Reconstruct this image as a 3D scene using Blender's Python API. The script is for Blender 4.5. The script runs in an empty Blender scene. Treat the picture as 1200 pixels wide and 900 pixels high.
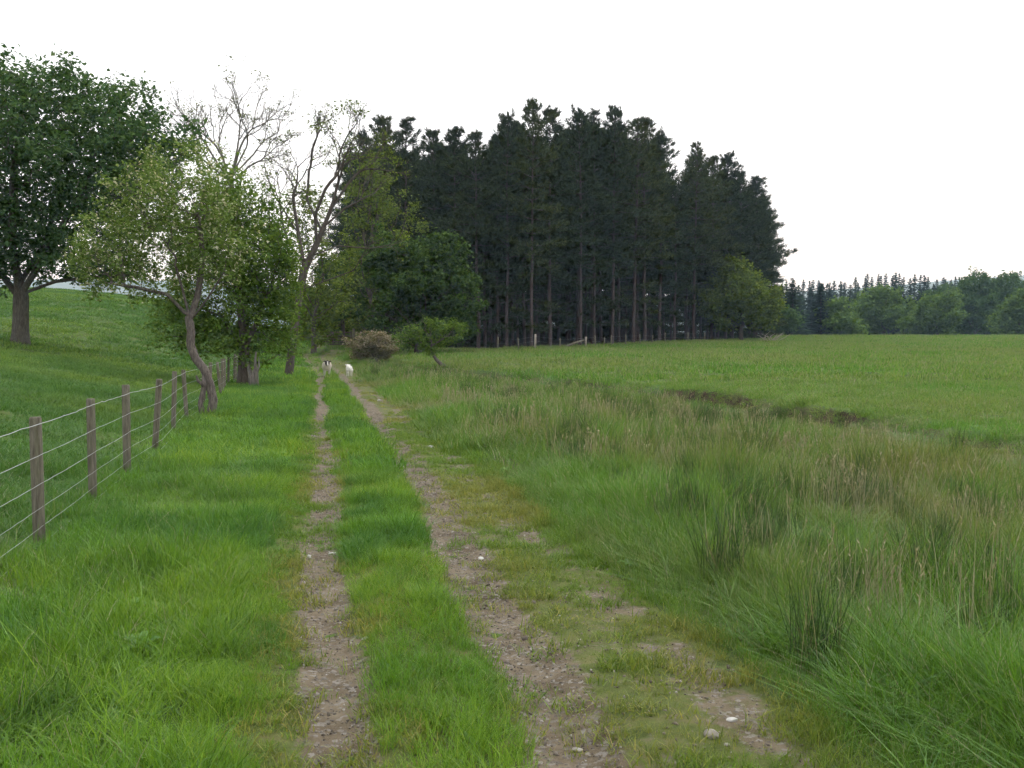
import bpy, bmesh, math, random
import numpy as np
from mathutils import Vector, Matrix
R = math.radians
rng = np.random.default_rng(7)
random.seed(7)
scene = bpy.context.scene
COL = scene.collection

# ------------------------------------------------------------------ camera
CAMH, FPX, HOR = 1.75, 1150.0, 400.0            # eye height (m), focal length and horizon row of a 1200 x 900 frame
PITCH = math.atan((450 - HOR) / FPX)
cam = bpy.data.objects.new('camera', bpy.data.cameras.new('camera'))
COL.objects.link(cam)
cam.location = (0, 0, CAMH)
cam.rotation_euler = (R(90) - PITCH, 0, 0)
cam.data.sensor_width = 36
cam.data.lens = 36 * FPX / 1200
cam.data.clip_start = 0.05
cam.data.clip_end = 12000
scene.camera = cam

# ------------------------------------------------------------------ sky: high even cloud
SUN_EL, SUN_AZ = 58, 35                          # degrees; azimuth from +Y towards +X
w = bpy.data.worlds.new('World'); scene.world = w; w.use_nodes = True
nt = w.node_tree; nt.nodes.clear()
sky = nt.nodes.new('ShaderNodeTexSky'); sky.sky_type = 'NISHITA'; sky.sun_disc = False
sky.sun_elevation = R(SUN_EL); sky.sun_rotation = R(SUN_AZ)
sky.air_density = 1.0; sky.dust_density = 6.0; sky.ozone_density = 1.0
hs = nt.nodes.new('ShaderNodeHueSaturation'); hs.inputs['Saturation'].default_value = 0.22
mx = nt.nodes.new('ShaderNodeMix'); mx.data_type = 'RGBA'; mx.inputs[0].default_value = 0.72
mx.inputs[7].default_value = (13.6, 14.0, 14.7, 1)     # cloud sheet
bg = nt.nodes.new('ShaderNodeBackground'); bg.inputs['Strength'].default_value = 0.13
wo = nt.nodes.new('ShaderNodeOutputWorld')
nt.links.new(sky.outputs[0], hs.inputs['Color']); nt.links.new(hs.outputs[0], mx.inputs[6])
nt.links.new(mx.outputs[2], bg.inputs[0]); nt.links.new(bg.outputs[0], wo.inputs[0])

sl = bpy.data.lights.new('sun', 'SUN'); sl.energy = 0.9; sl.angle = R(25); sl.color = (1.0, 0.97, 0.92)
so = bpy.data.objects.new('sun', sl); COL.objects.link(so)
sd = Vector((math.sin(R(SUN_AZ)) * math.cos(R(SUN_EL)), math.cos(R(SUN_AZ)) * math.cos(R(SUN_EL)), math.sin(R(SUN_EL))))
so.rotation_euler = sd.to_track_quat('Z', 'Y').to_euler(); so.location = sd * 60

scene.view_settings.view_transform = 'Standard'; scene.view_settings.look = 'None'
scene.view_settings.gamma = 1; scene.view_settings.exposure = 0.22
scene.view_settings.use_curve_mapping = False
cy = scene.cycles
scene.render.engine = 'CYCLES'
cy.use_denoising = True
cy.max_bounces = 5; cy.diffuse_bounces = 3; cy.glossy_bounces = 2; cy.transmission_bounces = 4
cy.volume_bounces = 0; cy.transparent_max_bounces = 4
cy.caustics_reflective = False; cy.caustics_refractive = False
cy.use_adaptive_sampling = True; cy.adaptive_threshold = 0.05; cy.adaptive_min_samples = 12

# ------------------------------------------------------------------ helpers
def hash2(ix, iy, seed):
    h = (ix.astype(np.int64) * 374761393 + iy.astype(np.int64) * 668265263 + seed * 974711) & 0xffffffff
    h = ((h ^ (h >> 13)) * 1274126177) & 0xffffffff
    return ((h ^ (h >> 16)) & 0xffff) / 65535.0
def vnoise(x, y, seed=0):
    x = np.asarray(x, float); y = np.asarray(y, float)
    ix, iy = np.floor(x), np.floor(y); fx, fy = x - ix, y - iy
    fx = fx * fx * (3 - 2 * fx); fy = fy * fy * (3 - 2 * fy)
    a, b = hash2(ix, iy, seed), hash2(ix + 1, iy, seed)
    c, d = hash2(ix, iy + 1, seed), hash2(ix + 1, iy + 1, seed)
    return (a * (1 - fx) + b * fx) * (1 - fy) + (c * (1 - fx) + d * fx) * fy
def fbm(x, y, scale, seed=0, octv=3):
    s, amp, tot = 0, 1.0, 0
    for o in range(octv):
        s = s + amp * vnoise(x / scale * 2 ** o + 17.3 * o, y / scale * 2 ** o - 9.1 * o, seed + o); tot += amp; amp *= 0.5
    return s / tot
def sst(a, b, x):
    t = np.clip((np.asarray(x, float) - a) / (b - a), 0, 1); return t * t * (3 - 2 * t)
def pt(px, py, Y):
    """world point at depth Y seen at photo pixel (px, py)"""
    f = np.array([0, math.cos(PITCH), -math.sin(PITCH)]); u = np.array([0, math.sin(PITCH), math.cos(PITCH)])
    r = f + np.array([1, 0, 0]) * (px - 600) / FPX + u * (450 - py) / FPX
    return np.array([0, 0, CAMH]) + r * (Y / r[1])
def gx(px, Y): return (px - 600) / FPX * Y * 1.0

def mesh_np(name, V, tris=None, quads=None, mi_t=None, mi_q=None, smooth=False):
    me = bpy.data.meshes.new(name)
    V = np.asarray(V, np.float32).reshape(-1, 3)
    me.vertices.add(len(V)); me.vertices.foreach_set('co', V.ravel())
    T = np.zeros((0, 3), np.int32) if tris is None or len(tris) == 0 else np.asarray(tris, np.int32).reshape(-1, 3)
    Q = np.zeros((0, 4), np.int32) if quads is None or len(quads) == 0 else np.asarray(quads, np.int32).reshape(-1, 4)
    lv = np.concatenate([T.ravel(), Q.ravel()])
    me.loops.add(len(lv)); me.loops.foreach_set('vertex_index', lv)
    ls = np.concatenate([np.arange(len(T)) * 3, len(T) * 3 + np.arange(len(Q)) * 4]).astype(np.int32)
    me.polygons.add(len(ls)); me.polygons.foreach_set('loop_start', ls)
    if mi_t is not None or mi_q is not None:
        a = np.zeros(len(T), np.int32) if mi_t is None else np.asarray(mi_t, np.int32)
        b = np.zeros(len(Q), np.int32) if mi_q is None else np.asarray(mi_q, np.int32)
        me.polygons.foreach_set('material_index', np.concatenate([a, b]))
    if smooth: me.polygons.foreach_set('use_smooth', np.ones(len(ls), bool))
    me.update(calc_edges=True)
    return me
def obj(name, me, mats=None, parent=None, loc=None):
    o = bpy.data.objects.new(name, me); COL.objects.link(o)
    if mats is not None and me is not None and len(me.materials) == 0:
        for m in (mats if isinstance(mats, (list, tuple)) else [mats]): me.materials.append(m)
    if parent is not None: o.parent = parent
    if loc is not None: o.location = loc
    return o
def tag(o, label=None, cat=None, group=None, kind=None):
    if label: o['label'] = label
    if cat: o['category'] = cat
    if group: o['group'] = group
    if kind: o['kind'] = kind
    return o
def thing(name, loc, label, cat, group=None, rz=0):
    o = bpy.data.objects.new(name, None); COL.objects.link(o); o.empty_display_size = 0.2
    o.location = loc; o.rotation_euler = (0, 0, rz)
    return tag(o, label, cat, group)
class Geo:
    """collects vertices and faces, then becomes one mesh"""
    def __init__(s): s.V = []; s.T = []; s.Q = []; s.n = 0; s.mt = []; s.mq = []
    def add(s, V, T=None, Q=None, m=0):
        V = np.asarray(V, float).reshape(-1, 3)
        if T is not None and len(T): s.T.append(np.asarray(T, int).reshape(-1, 3) + s.n); s.mt.append(np.full(len(s.T[-1]), m))
        if Q is not None and len(Q): s.Q.append(np.asarray(Q, int).reshape(-1, 4) + s.n); s.mq.append(np.full(len(s.Q[-1]), m))
        s.V.append(V); s.n += len(V)
    def mesh(s, name, smooth=False):
        cat = lambda L: np.concatenate(L) if L else None
        return mesh_np(name, np.concatenate(s.V), cat(s.T), cat(s.Q), cat(s.mt), cat(s.mq), smooth)
    def tube(s, P, r, k=6, m=0, cap=True):
        P = np.asarray(P, float); n = len(P); r = np.broadcast_to(np.asarray(r, float), (n,))
        t = np.gradient(P, axis=0); t /= np.linalg.norm(t, axis=1)[:, None] + 1e-9
        ref = np.array([0.31, 0.95, 0.03]) if abs(t[:, 2]).mean() > 0.6 else np.array([0.05, 0.1, 1.0])
        a = np.cross(t, ref); a /= np.linalg.norm(a, axis=1)[:, None] + 1e-9
        b = np.cross(t, a)
        th = np.arange(k) * 2 * math.pi / k
        V = P[:, None] + r[:, None, None] * (a[:, None] * np.cos(th)[None, :, None] + b[:, None] * np.sin(th)[None, :, None])
        i = np.arange(n - 1)[:, None] * k; j = np.arange(k)[None, :]; j2 = (j + 1) % k
        Q = np.stack([i + j, i + j2, i + k + j2, i + k + j], -1).reshape(-1, 4)
        T = []
        V = V.reshape(-1, 3)
        if cap:
            V = np.vstack([V, P[-1:], P[:1]]); e = (n - 1) * k
            T = [(e + q, e + (q + 1) % k, n * k) for q in range(k)] + [((q + 1) % k, q, n * k + 1) for q in range(k)]
        s.add(V, T, Q, m)
    def box(s, c, d, m=0, rot=None, jit=0):
        c = np.asarray(c, float); d = np.asarray(d, float) / 2
        V = np.array([[x, y, z] for z in (-1, 1) for y in (-1, 1) for x in (-1, 1)]) * d
        if jit: V = V + rng.normal(0, jit, V.shape)
        if rot is not None: V = V @ np.array(rot.to_3x3()).T
        s.add(V + c, None, [(0, 2, 3, 1), (4, 5, 7, 6), (0, 1, 5, 4), (2, 6, 7, 3), (0, 4, 6, 2), (1, 3, 7, 5)], m)

# ------------------------------------------------------------------ materials
def new_mat(name):
    m = bpy.data.materials.new(name); m.use_nodes = True
    n = m.node_tree; n.nodes.clear()
    return m, n, n.nodes.new('ShaderNodeOutputMaterial')
def ramp(n, fac, cols, pos=None, interp='LINEAR'):
    r = n.nodes.new('ShaderNodeValToRGB'); e = r.color_ramp.elements; r.color_ramp.interpolation = interp
    pos = pos or [i / (len(cols) - 1) for i in range(len(cols))]
    while len(e) < len(cols): e.new(0.5)
    for i, (c, p) in enumerate(zip(cols, pos)): e[i].position = p; e[i].color = (*c, 1)
    n.links.new(fac, r.inputs[0]); return r.outputs[0]
def noise(n, scale, detail=4, rough=0.6, vec=None, w=None):
    t = n.nodes.new('ShaderNodeTexNoise'); t.inputs['Scale'].default_value = scale
    t.inputs['Detail'].default_value = detail; t.inputs['Roughness'].default_value = rough
    if vec is not None: n.links.new(vec, t.inputs['Vector'])
    return t.outputs['Fac']
def mixc(n, fac, a, b, mode='MIX'):
    m = n.nodes.new('ShaderNodeMix'); m.data_type = 'RGBA'; m.blend_type = mode
    for s, v in ((0, fac), (6, a), (7, b)):
        if isinstance(v, (int, float)): m.inputs[s].default_value = v
        elif isinstance(v, tuple): m.inputs[s].default_value = (*v, 1)
        else: n.links.new(v, m.inputs[s])
    return m.outputs[2]
def geo_coord(n, which='Object'):
    return n.nodes.new('ShaderNodeTexCoord').outputs[which]
def attr(n, name, typ='GEOMETRY'):
    a = n.nodes.new('ShaderNodeAttribute'); a.attribute_name = name; a.attribute_type = typ; return a.outputs['Color']

def leaf_mat(name, cols, transl=0.35, gloss=0.0, tinted=False, pos=None, vary=False):
    m, n, out = new_mat(name)
    g = n.nodes.new('ShaderNodeNewGeometry')
    c = ramp(n, g.outputs['Random Per Island'], cols, pos)
    if vary:                                    # each tree a shade of its own
        oi = n.nodes.new('ShaderNodeObjectInfo'); c = mixc(n, 1.0, c, ramp(n, oi.outputs['Random'], [(.72, .74, .72), (1, 1, 1), (1.45, 1.3, 1.0)]), 'MULTIPLY')
    if tinted: c = mixc(n, 1.0, c, attr(n, 'tint', 'INSTANCER'), 'MULTIPLY')
    d = n.nodes.new('ShaderNodeBsdfDiffuse'); t = n.nodes.new('ShaderNodeBsdfTranslucent')
    n.links.new(c, d.inputs[0])
    tc = mixc(n, 1.0, c, (1.25, 1.2, 0.7), 'MULTIPLY'); n.links.new(tc, t.inputs[0])
    a = n.nodes.new('ShaderNodeMixShader'); a.inputs[0].default_value = transl
    n.links.new(d.outputs[0], a.inputs[1]); n.links.new(t.outputs[0], a.inputs[2])
    if gloss:
        gl = n.nodes.new('ShaderNodeBsdfGlossy'); gl.inputs['Roughness'].default_value = 0.55; gl.inputs[0].default_value = (.8, .85, .9, 1)
        f = n.nodes.new('ShaderNodeFresnel'); f.inputs[0].default_value = 1.35
        mu = n.nodes.new('ShaderNodeMath'); mu.operation = 'MULTIPLY'; mu.inputs[1].default_value = gloss * 2; n.links.new(f.outputs[0], mu.inputs[0])
        b = n.nodes.new('ShaderNodeMixShader'); n.links.new(mu.outputs[0], b.inputs[0])
        n.links.new(a.outputs[0], b.inputs[1]); n.links.new(gl.outputs[0], b.inputs[2]); a = b
    n.links.new(a.outputs[0], out.inputs[0]); return m
def rough_mat(name, cols, scale, rough=0.9, bump=0.3, bscale=None, stretch=None, pos=None, detail=6, extra=None):
    m, n, out = new_mat(name)
    v = geo_coord(n)
    if stretch:
        mp = n.nodes.new('ShaderNodeMapping'); mp.inputs['Scale'].default_value = stretch; n.links.new(v, mp.inputs[0]); v = mp.outputs[0]
    f = noise(n, scale, detail, 0.65, v)
    c = ramp(n, f, cols, pos or [0.3 + 0.4 * i / (len(cols) - 1) for i in range(len(cols))])
    if extra: c = extra(n, c, v)
    p = n.nodes.new('ShaderNodeBsdfPrincipled'); p.inputs['Roughness'].default_value = rough
    p.inputs['Specular IOR Level'].default_value = 0.2
    n.links.new(c, p.inputs['Base Color'])
    if bump:
        b = n.nodes.new('ShaderNodeBump'); b.inputs['Strength'].default_value = bump; b.inputs['Distance'].default_value = 0.02
        n.links.new(noise(n, bscale or scale * 2, 6, 0.7, v), b.inputs['Height']); n.links.new(b.outputs[0], p.inputs['Normal'])
    n.links.new(p.outputs[0], out.inputs[0]); return m

M = {}
M['bark_grey'] = rough_mat('bark_grey', [(.042, .037, .03), (.09, .08, .066), (.15, .137, .115)], 6, stretch=(3, 3, .6), bump=.6)
M['bark_brown'] = rough_mat('bark_brown', [(.04, .034, .029), (.085, .07, .06), (.13, .112, .095)], 7, stretch=(3, 3, .6), bump=.6)
M['bark_thorn'] = rough_mat('bark_thorn', [(.05, .042, .038), (.12, .1, .09), (.22, .19, .165)], 9, stretch=(3, 3, .7), bump=.8)
M['bark_pine'] = rough_mat('bark_pine', [(.035, .027, .028), (.075, .056, .056), (.12, .095, .093)], 5, stretch=(3, 3, .5), bump=.5)
M['bark_ash'] = rough_mat('bark_ash', [(.08, .072, .062), (.16, .145, .125), (.23, .21, .185)], 6, stretch=(3, 3, .6), bump=.4)
M['dead_wood'] = rough_mat('dead_wood', [(.16, .13, .11), (.3, .26, .22), (.4, .36, .31)], 10, stretch=(4, 4, .5), bump=.5)
def moss_on(n, c, v):
    return mixc(n, ramp(n, noise(n, 5, 4, .6, v), [(0, 0, 0), (.45, .45, .45)], [.5, .75]), c, (.07, .085, .03))
M['post'] = rough_mat('post', [(.075, .066, .05), (.145, .13, .1), (.215, .197, .157)], 9, stretch=(5, 5, .5), bump=.5, extra=moss_on)
M['gatewood'] = rough_mat('gatewood', [(.06, .045, .04), (.12, .085, .07), (.16, .13, .11)], 9, bump=.4)
m, n, o_ = new_mat('wire'); p = n.nodes.new('ShaderNodeBsdfPrincipled'); p.inputs['Metallic'].default_value = .6
p.inputs['Base Color'].default_value = (.5, .52, .53, 1); p.inputs['Roughness'].default_value = .5; n.links.new(p.outputs[0], o_.inputs[0]); M['wire'] = m

M['leaf_sycamore'] = leaf_mat('leaf_sycamore', [(.042, .088, .038), (.07, .135, .054), (.13, .2, .088)])
M['leaf_haw'] = leaf_mat('leaf_haw', [(.09, .15, .042), (.14, .215, .06), (.22, .3, .105), (.55, .53, .42)], pos=[0, .5, .86, .95])
M['leaf_dense'] = leaf_mat('leaf_dense', [(.06, .115, .026), (.105, .18, .036), (.18, .26, .06)])
M['leaf_ash'] = leaf_mat('leaf_ash', [(.09, .105, .05), (.14, .17, .07), (.2, .24, .1)])
M['leaf_lime'] = leaf_mat('leaf_lime', [(.07, .11, .025), (.115, .165, .035), (.19, .24, .055)])
M['leaf_dark'] = leaf_mat('leaf_dark', [(.032, .066, .022), (.055, .1, .03), (.1, .155, .045)])
M['leaf_bloom'] = leaf_mat('leaf_bloom', [(.1, .12, .05), (.18, .17, .1), (.29, .245, .19), (.4, .35, .3)], pos=[0, .35, .65, 1])
M['leaf_far'] = leaf_mat('leaf_far', [(.07, .13, .04), (.11, .185, .055), (.16, .24, .075)])
M['leaf_far_dark'] = leaf_mat('leaf_far_dark', [(.045, .09, .04), (.07, .13, .05), (.105, .17, .065)])
M['needle'] = leaf_mat('needle', [(.022, .034, .017), (.037, .053, .027), (.07, .09, .044)], transl=.15, vary=True)
M['needle_far'] = leaf_mat('needle_far', [(.014, .03, .022), (.022, .042, .03), (.036, .062, .04)], transl=.1, vary=True)
M['grass'] = leaf_mat('grass', [(.45, .6, .45), (.85, .95, .8), (1.2, 1.2, 1.0), (1.8, 1.4, 1.7)], transl=.4, gloss=.02, tinted=True, pos=[0, .35, .9, 1])
M['rush'] = leaf_mat('rush', [(.03, .062, .022), (.055, .1, .03), (.085, .135, .04), (.2, .18, .09)], transl=.15, gloss=.02, pos=[0, .5, .85, .95])
M['straw'] = leaf_mat('straw', [(.2, .18, .1), (.32, .29, .18), (.46, .42, .29)], transl=.25, gloss=0)
M['stone'] = rough_mat('stone', [(.16, .145, .12), (.28, .26, .22), (.4, .38, .34)], 14, bump=.5)
M['pale_stone'] = rough_mat('pale_stone', [(.35, .34, .31), (.55, .54, .5)], 14, bump=.4)

# ------------------------------------------------------------------ the lie of the land
def XL(Y): Y = np.asarray(Y, float); return 0.05 - 0.196 * Y - 0.9 * np.exp(-((Y - 65) / 7) ** 2) + .06 * np.sin(Y * .55) * np.clip(Y / 10, 0, 1)
def GA(Y): return np.interp(Y, [3, 6, 10, 20, 32, 48], [.98, 1.03, 1.2, 1.2, 1.1, 1.0])     # gauge of the two ruts
def XT(Y): return XL(Y) + 2.15
def XF(Y): return -3.98 - 0.236 * (np.asarray(Y, float) - 8.2)
def XS(Y):
    Y = np.asarray(Y, float)
    return np.interp(Y, [-10, 8, 15, 22, 29, 36, 44, 58, 64, 72, 90], [13.5, 13, 12.5, 11.5, 10.1, 7.8, 3.06, -6.05, -10.3, -12.3, -16]) + 0.9 * (fbm(Y, Y * 0, 3.1, 5, 3) - .5)
def zt(Y): return np.interp(Y, [-20, 50, 54, 58, 64, 70, 75, 82, 90, 110, 200, 400], [0, 0, .07, .24, .62, 1.08, 1.42, 1.85, 2.2, 2.6, 3, 3])
def zfield(X, Y):
    z = -0.55 + (np.clip(Y, 12, 400) - 22) * 0.026
    z = np.where(Y > 140, -0.55 + 118 * .026 + (-(Y - 140) * .012), z)
    return np.maximum(z, -1) + 0.35 * (fbm(X, Y, 21, 3, 2) - .5) * sst(25, 60, Y)
def height(X, Y):
    X = np.asarray(X, float); Y = np.asarray(Y, float)
    xl, xt, xf, xs = XL(Y), XT(Y), XF(Y), XS(Y)
    zc = zt(Y)
    # left: verge then rising pasture
    s = np.maximum(0, xf - X)
    zl = zc + 4.0 * (1 - np.exp(-(s * s / (s + 1.5)) / 19)) + .031 * np.clip(np.minimum(Y, 128) - 45, 0, None) * sst(0, 14, s) * (1 - .5 * sst(45, 90, Y) * 0)
    zl = zl - .1 * np.maximum(0, Y - 128) * sst(0, 14, s)
    zl = np.maximum(zl, -4)
    zl = zl + .02 * sst(0, 1.2, xl - .3 - X) + .5 * (fbm(X, Y, 13, 11, 2) - .5) * sst(1, 8, s)
    # right: wet strip, bank, field
    zf_ = zfield(X, Y)
    drop = .55 * (1 - sst(48, 64, Y)) * (.25 + .8 * fbm(X, Y, 4.5, 21, 2))
    scar = sum(np.exp(-((Y - a) / b_) ** 2) for a, b_ in ((43.5, 1.0), (37, 1.6), (34.8, .8), (30, 1.5)))
    drop = drop * (1 + 2.0 * scar); wsc = np.clip(scar, 0, 1)
    wd = np.maximum(xs - xt, 6)
    q = np.clip((X - xt) / wd, 0, 1)
    zlow = zc * (1 - sst(0, 1, q)) + (zf_ - drop) * sst(0, 1, q)
    d = (X - xs) * .85
    wstep = .3 + .35 * (1 - wsc) + np.maximum(0, Y - 55) * .4
    k = sst(-wstep, wstep * .6, d)
    zr = zlow * (1 - k) + zf_ * k
    z = np.where(X < xl + .6, zl, zr)
    # wheel ruts and hummocks
    for off, dep, wid in ((0, .055, .2), (GA(Y), .06, .22), (1.9, .03, .3)):
        z = z - dep * np.exp(-((X - xl - off) / wid) ** 2) * (Y < 72)
    hum = (fbm(X, Y, 1.1, 31, 3) - .5) * .10 * (1 - np.exp(-((X - xl - .9) / 1.6) ** 2)) * np.clip(1 - (Y - 60) / 60, 0, 1)
    tus = (fbm(X, Y, 2.3, 33, 2) - .45) * .22 * sst(.4, 2, X - xt) * (1 - sst(-1.2, -.2, d)) * np.clip(1 - (Y - 60) / 60, 0, 1)
    return z + hum + tus
def gz(X, Y): return float(height(np.array([X]), np.array([Y]))[0])
def gp(px, Y): X = gx(px, Y); return (X, Y, gz(X, Y))

def ground_hit(px, py):
    Yv = np.arange(3, 140, .1); z = height(gx(px, Yv), Yv); pj = HOR + (CAMH - z) * FPX / Yv
    return float(Yv[np.argmax(pj <= py)])
# wood outline in plan
def wood_front(X): return np.interp(X, [-40, -15.2, -2.9, 32.6, 60], [120, 100, 84, 125, 158])
def in_wood(X, Y):
    return (Y > wood_front(X) - 1.0) & (Y < wood_front(X) + 40) & (X > -.157 * Y - 3) & (X < .262 * Y + 1)

def axis(parts):
    out = [parts[0][0]]
    for a, b, st in parts: out += list(np.arange(a, b, st))[1:] + [b]
    return np.array(sorted(set(np.round(out, 4))))
gxs = axis([(-14, 14, .2)]); k = 14.4; ext = []
st = .4
while k < 3500: ext.append(k); st *= 1.09; k += st
ext = np.array(ext); gxs = np.concatenate([-ext[::-1], gxs, ext])
gys = axis([(-10, 30, .2), (30, 90, .5), (90, 260, 2)]); k = 264; st = 5
ge = []
while k < 3450: ge.append(k); st *= 1.15; k += st
gb = -10.0 - np.cumsum(1.3 ** np.arange(22)); gys = np.concatenate([gb[::-1], gys, np.array(ge)])
GX, GY = np.meshgrid(gxs, gys)
GZ = height(GX, GY)
nx, ny = len(gxs), len(gys)
ii = (np.arange(ny - 1)[:, None] * nx + np.arange(nx - 1)[None]).ravel()
me = mesh_np('ground', np.stack([GX, GY, GZ], -1).reshape(-1, 3), None, np.stack([ii, ii + 1, ii + nx + 1, ii + nx], -1), smooth=True)
# what covers the ground: r = bare earth, g = rough wet strip, b = wood floor
d = (GX - XS(GY)) * .85
gradz = np.hypot(np.gradient(GZ, axis=1) / np.gradient(GX, axis=1), np.gradient(GZ, axis=0) / np.gradient(GY, axis=0))
bare = sst(.5, .85, gradz) * (np.abs(d) < 1.2) * (GY < 66)
bare = np.maximum(bare, np.exp(-(((GX - gx(362, 61)) / 1.0) ** 2 + ((GY - 61) / 1.6) ** 2)))
wet = sst(-.2, .6, GX - XT(GY)) * (d < .1) * (GY < 66)
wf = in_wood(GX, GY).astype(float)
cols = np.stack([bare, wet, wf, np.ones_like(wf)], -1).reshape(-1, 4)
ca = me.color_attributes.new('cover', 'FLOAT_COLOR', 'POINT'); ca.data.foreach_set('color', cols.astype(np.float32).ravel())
m, n, o_ = new_mat('ground')
v = geo_coord(n)
sep = n.nodes.new('ShaderNodeSeparateColor'); n.links.new(attr(n, 'cover'), sep.inputs[0])
base = ramp(n, noise(n, .35, 6, .65, v), [(.055, .1, .022), (.085, .135, .032), (.12, .145, .05)], [.3, .5, .7])
fine = ramp(n, noise(n, 9, 4, .7, v), [(.6, .6, .6), (1.15, 1.15, 1.15)], [.3, .7])
base = mixc(n, 1.0, base, fine, 'MULTIPLY')
base = mixc(n, sep.outputs[1], base, ramp(n, noise(n, .8, 5, .6, v), [(.045, .06, .02), (.1, .095, .045)], [.35, .65]))
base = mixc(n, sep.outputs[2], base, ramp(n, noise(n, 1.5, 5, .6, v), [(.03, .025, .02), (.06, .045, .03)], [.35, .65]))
base = mixc(n, sep.outputs[0], base, ramp(n, noise(n, 4, 5, .6, v), [(.035, .024, .018), (.09, .06, .045)], [.35, .65]))
p = n.nodes.new('ShaderNodeBsdfPrincipled'); p.inputs['Roughness'].default_value = 1; p.inputs['Specular IOR Level'].default_value = .1
n.links.new(base, p.inputs['Base Color'])
bp = n.nodes.new('ShaderNodeBump'); bp.inputs['Strength'].default_value = .6; bp.inputs['Distance'].default_value = .06
n.links.new(noise(n, 6, 6, .7, v), bp.inputs['Height']); n.links.new(bp.outputs[0], p.inputs['Normal'])
n.links.new(p.outputs[0], o_.inputs[0]); M['ground'] = m
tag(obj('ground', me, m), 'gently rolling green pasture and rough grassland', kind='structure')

# track: a worn strip of soil, gravel and moss lying on the ground
tv = np.concatenate([np.arange(-4, 26, .12), np.arange(26, 76, .4)]); tu = np.arange(-.56, 2.36, .06)
TU, TV = np.meshgrid(tu, tv); TX = XL(TV) + TU
edge = sst(0, .2, TU + .56) * sst(0, .3, 2.34 - TU)
TZ = height(TX, TV) + .004 + .010 * edge + .010 * (fbm(TX, TV, .16, 71, 2) - .5) * edge - .02 * (1 - edge)
nx2, ny2 = len(tu), len(tv)
ii = (np.arange(ny2 - 1)[:, None] * nx2 + np.arange(nx2 - 1)[None]).ravel()
me = mesh_np('track', np.stack([TX, TV, TZ], -1).reshape(-1, 3), None, np.stack([ii, ii + 1, ii + nx2 + 1, ii + nx2], -1), smooth=True)
def wear(U, X, Y):
    """how worn (0 grass .. 1 bare) the track is at offset U from the left rut"""
    wob = .07 * (fbm(X, Y, 1.3, 61, 2) - .5) * 2; u = U + wob
    g = lambda c, s: np.exp(-((u - c) / s) ** 4)
    a = np.maximum.reduce([.95 * g(0, .18), g(GA(Y) + .04, .23), .5 * g(1.9, .2), .28 * g(1.5, .5)])
    a = a * (1 - (.25 + .5 * sst(1.3, 1.6, u)) * sst(.5, .68, fbm(X, Y, .55, 63, 3))) * (1 - .55 * sst(36, 60, Y))
    return np.clip(a, 0, 1)
WR = wear(TU, TX, TV)
ca = me.color_attributes.new('cover', 'FLOAT_COLOR', 'POINT')
ca.data.foreach_set('color', np.stack([WR, TU * 0, TU * 0, np.ones_like(TU)], -1).reshape(-1).astype(np.float32))
m, n, o_ = new_mat('track'); v = geo_coord(n)
sep = n.nodes.new('ShaderNodeSeparateColor'); n.links.new(attr(n, 'cover'), sep.inputs[0])
soil = ramp(n, noise(n, 3.5, 7, .7, v), [(.082, .064, .04), (.145, .116, .078), (.205, .17, .12)], [.32, .5, .68])
vo = n.nodes.new('ShaderNodeTexVoronoi'); vo.inputs['Scale'].default_value = 42; n.links.new(v, vo.inputs['Vector'])
peb = n.nodes.new('ShaderNodeSeparateColor'); n.links.new(vo.outputs['Color'], peb.inputs[0])
soil = mixc(n, ramp(n, peb.outputs[0], [(0, 0, 0), (.7, .7, .7)], [.72, .76]), soil, ramp(n, peb.outputs[1], [(.09, .08, .07), (.18, .165, .145), (.28, .265, .24)]))
moss = ramp(n, noise(n, 5, 6, .7, v), [(.055, .08, .02), (.1, .12, .034), (.155, .14, .06)], [.3, .5, .7])
nb = n.nodes.new('ShaderNodeMath'); nb.operation = 'MULTIPLY_ADD'; nb.inputs[1].default_value = 1.3; nb.inputs[2].default_value = -.65; n.links.new(noise(n, 7, 5, .75, v), nb.inputs[0])
na_ = n.nodes.new('ShaderNodeMath'); na_.operation = 'ADD'; n.links.new(sep.outputs[0], na_.inputs[0]); n.links.new(nb.outputs[0], na_.inputs[1])
c = mixc(n, ramp(n, na_.outputs[0], [(0, 0, 0), (1, 1, 1)], [.25, .5]), moss, soil)
p = n.nodes.new('ShaderNodeBsdfPrincipled'); p.inputs['Roughness'].default_value = 1; p.inputs['Specular IOR Level'].default_value = .15
n.links.new(c, p.inputs['Base Color'])
bp = n.nodes.new('ShaderNodeBump'); bp.inputs['Strength'].default_value = .9; bp.inputs['Distance'].default_value = .02
n.links.new(noise(n, 28, 6, .75, v), bp.inputs['Height']); n.links.new(bp.outputs[0], p.inputs['Normal'])
n.links.new(p.outputs[0], o_.inputs[0])
tag(obj('farm_track', me, m), 'worn twin rutted farm track of soil and gravel', kind='structure')

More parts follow.
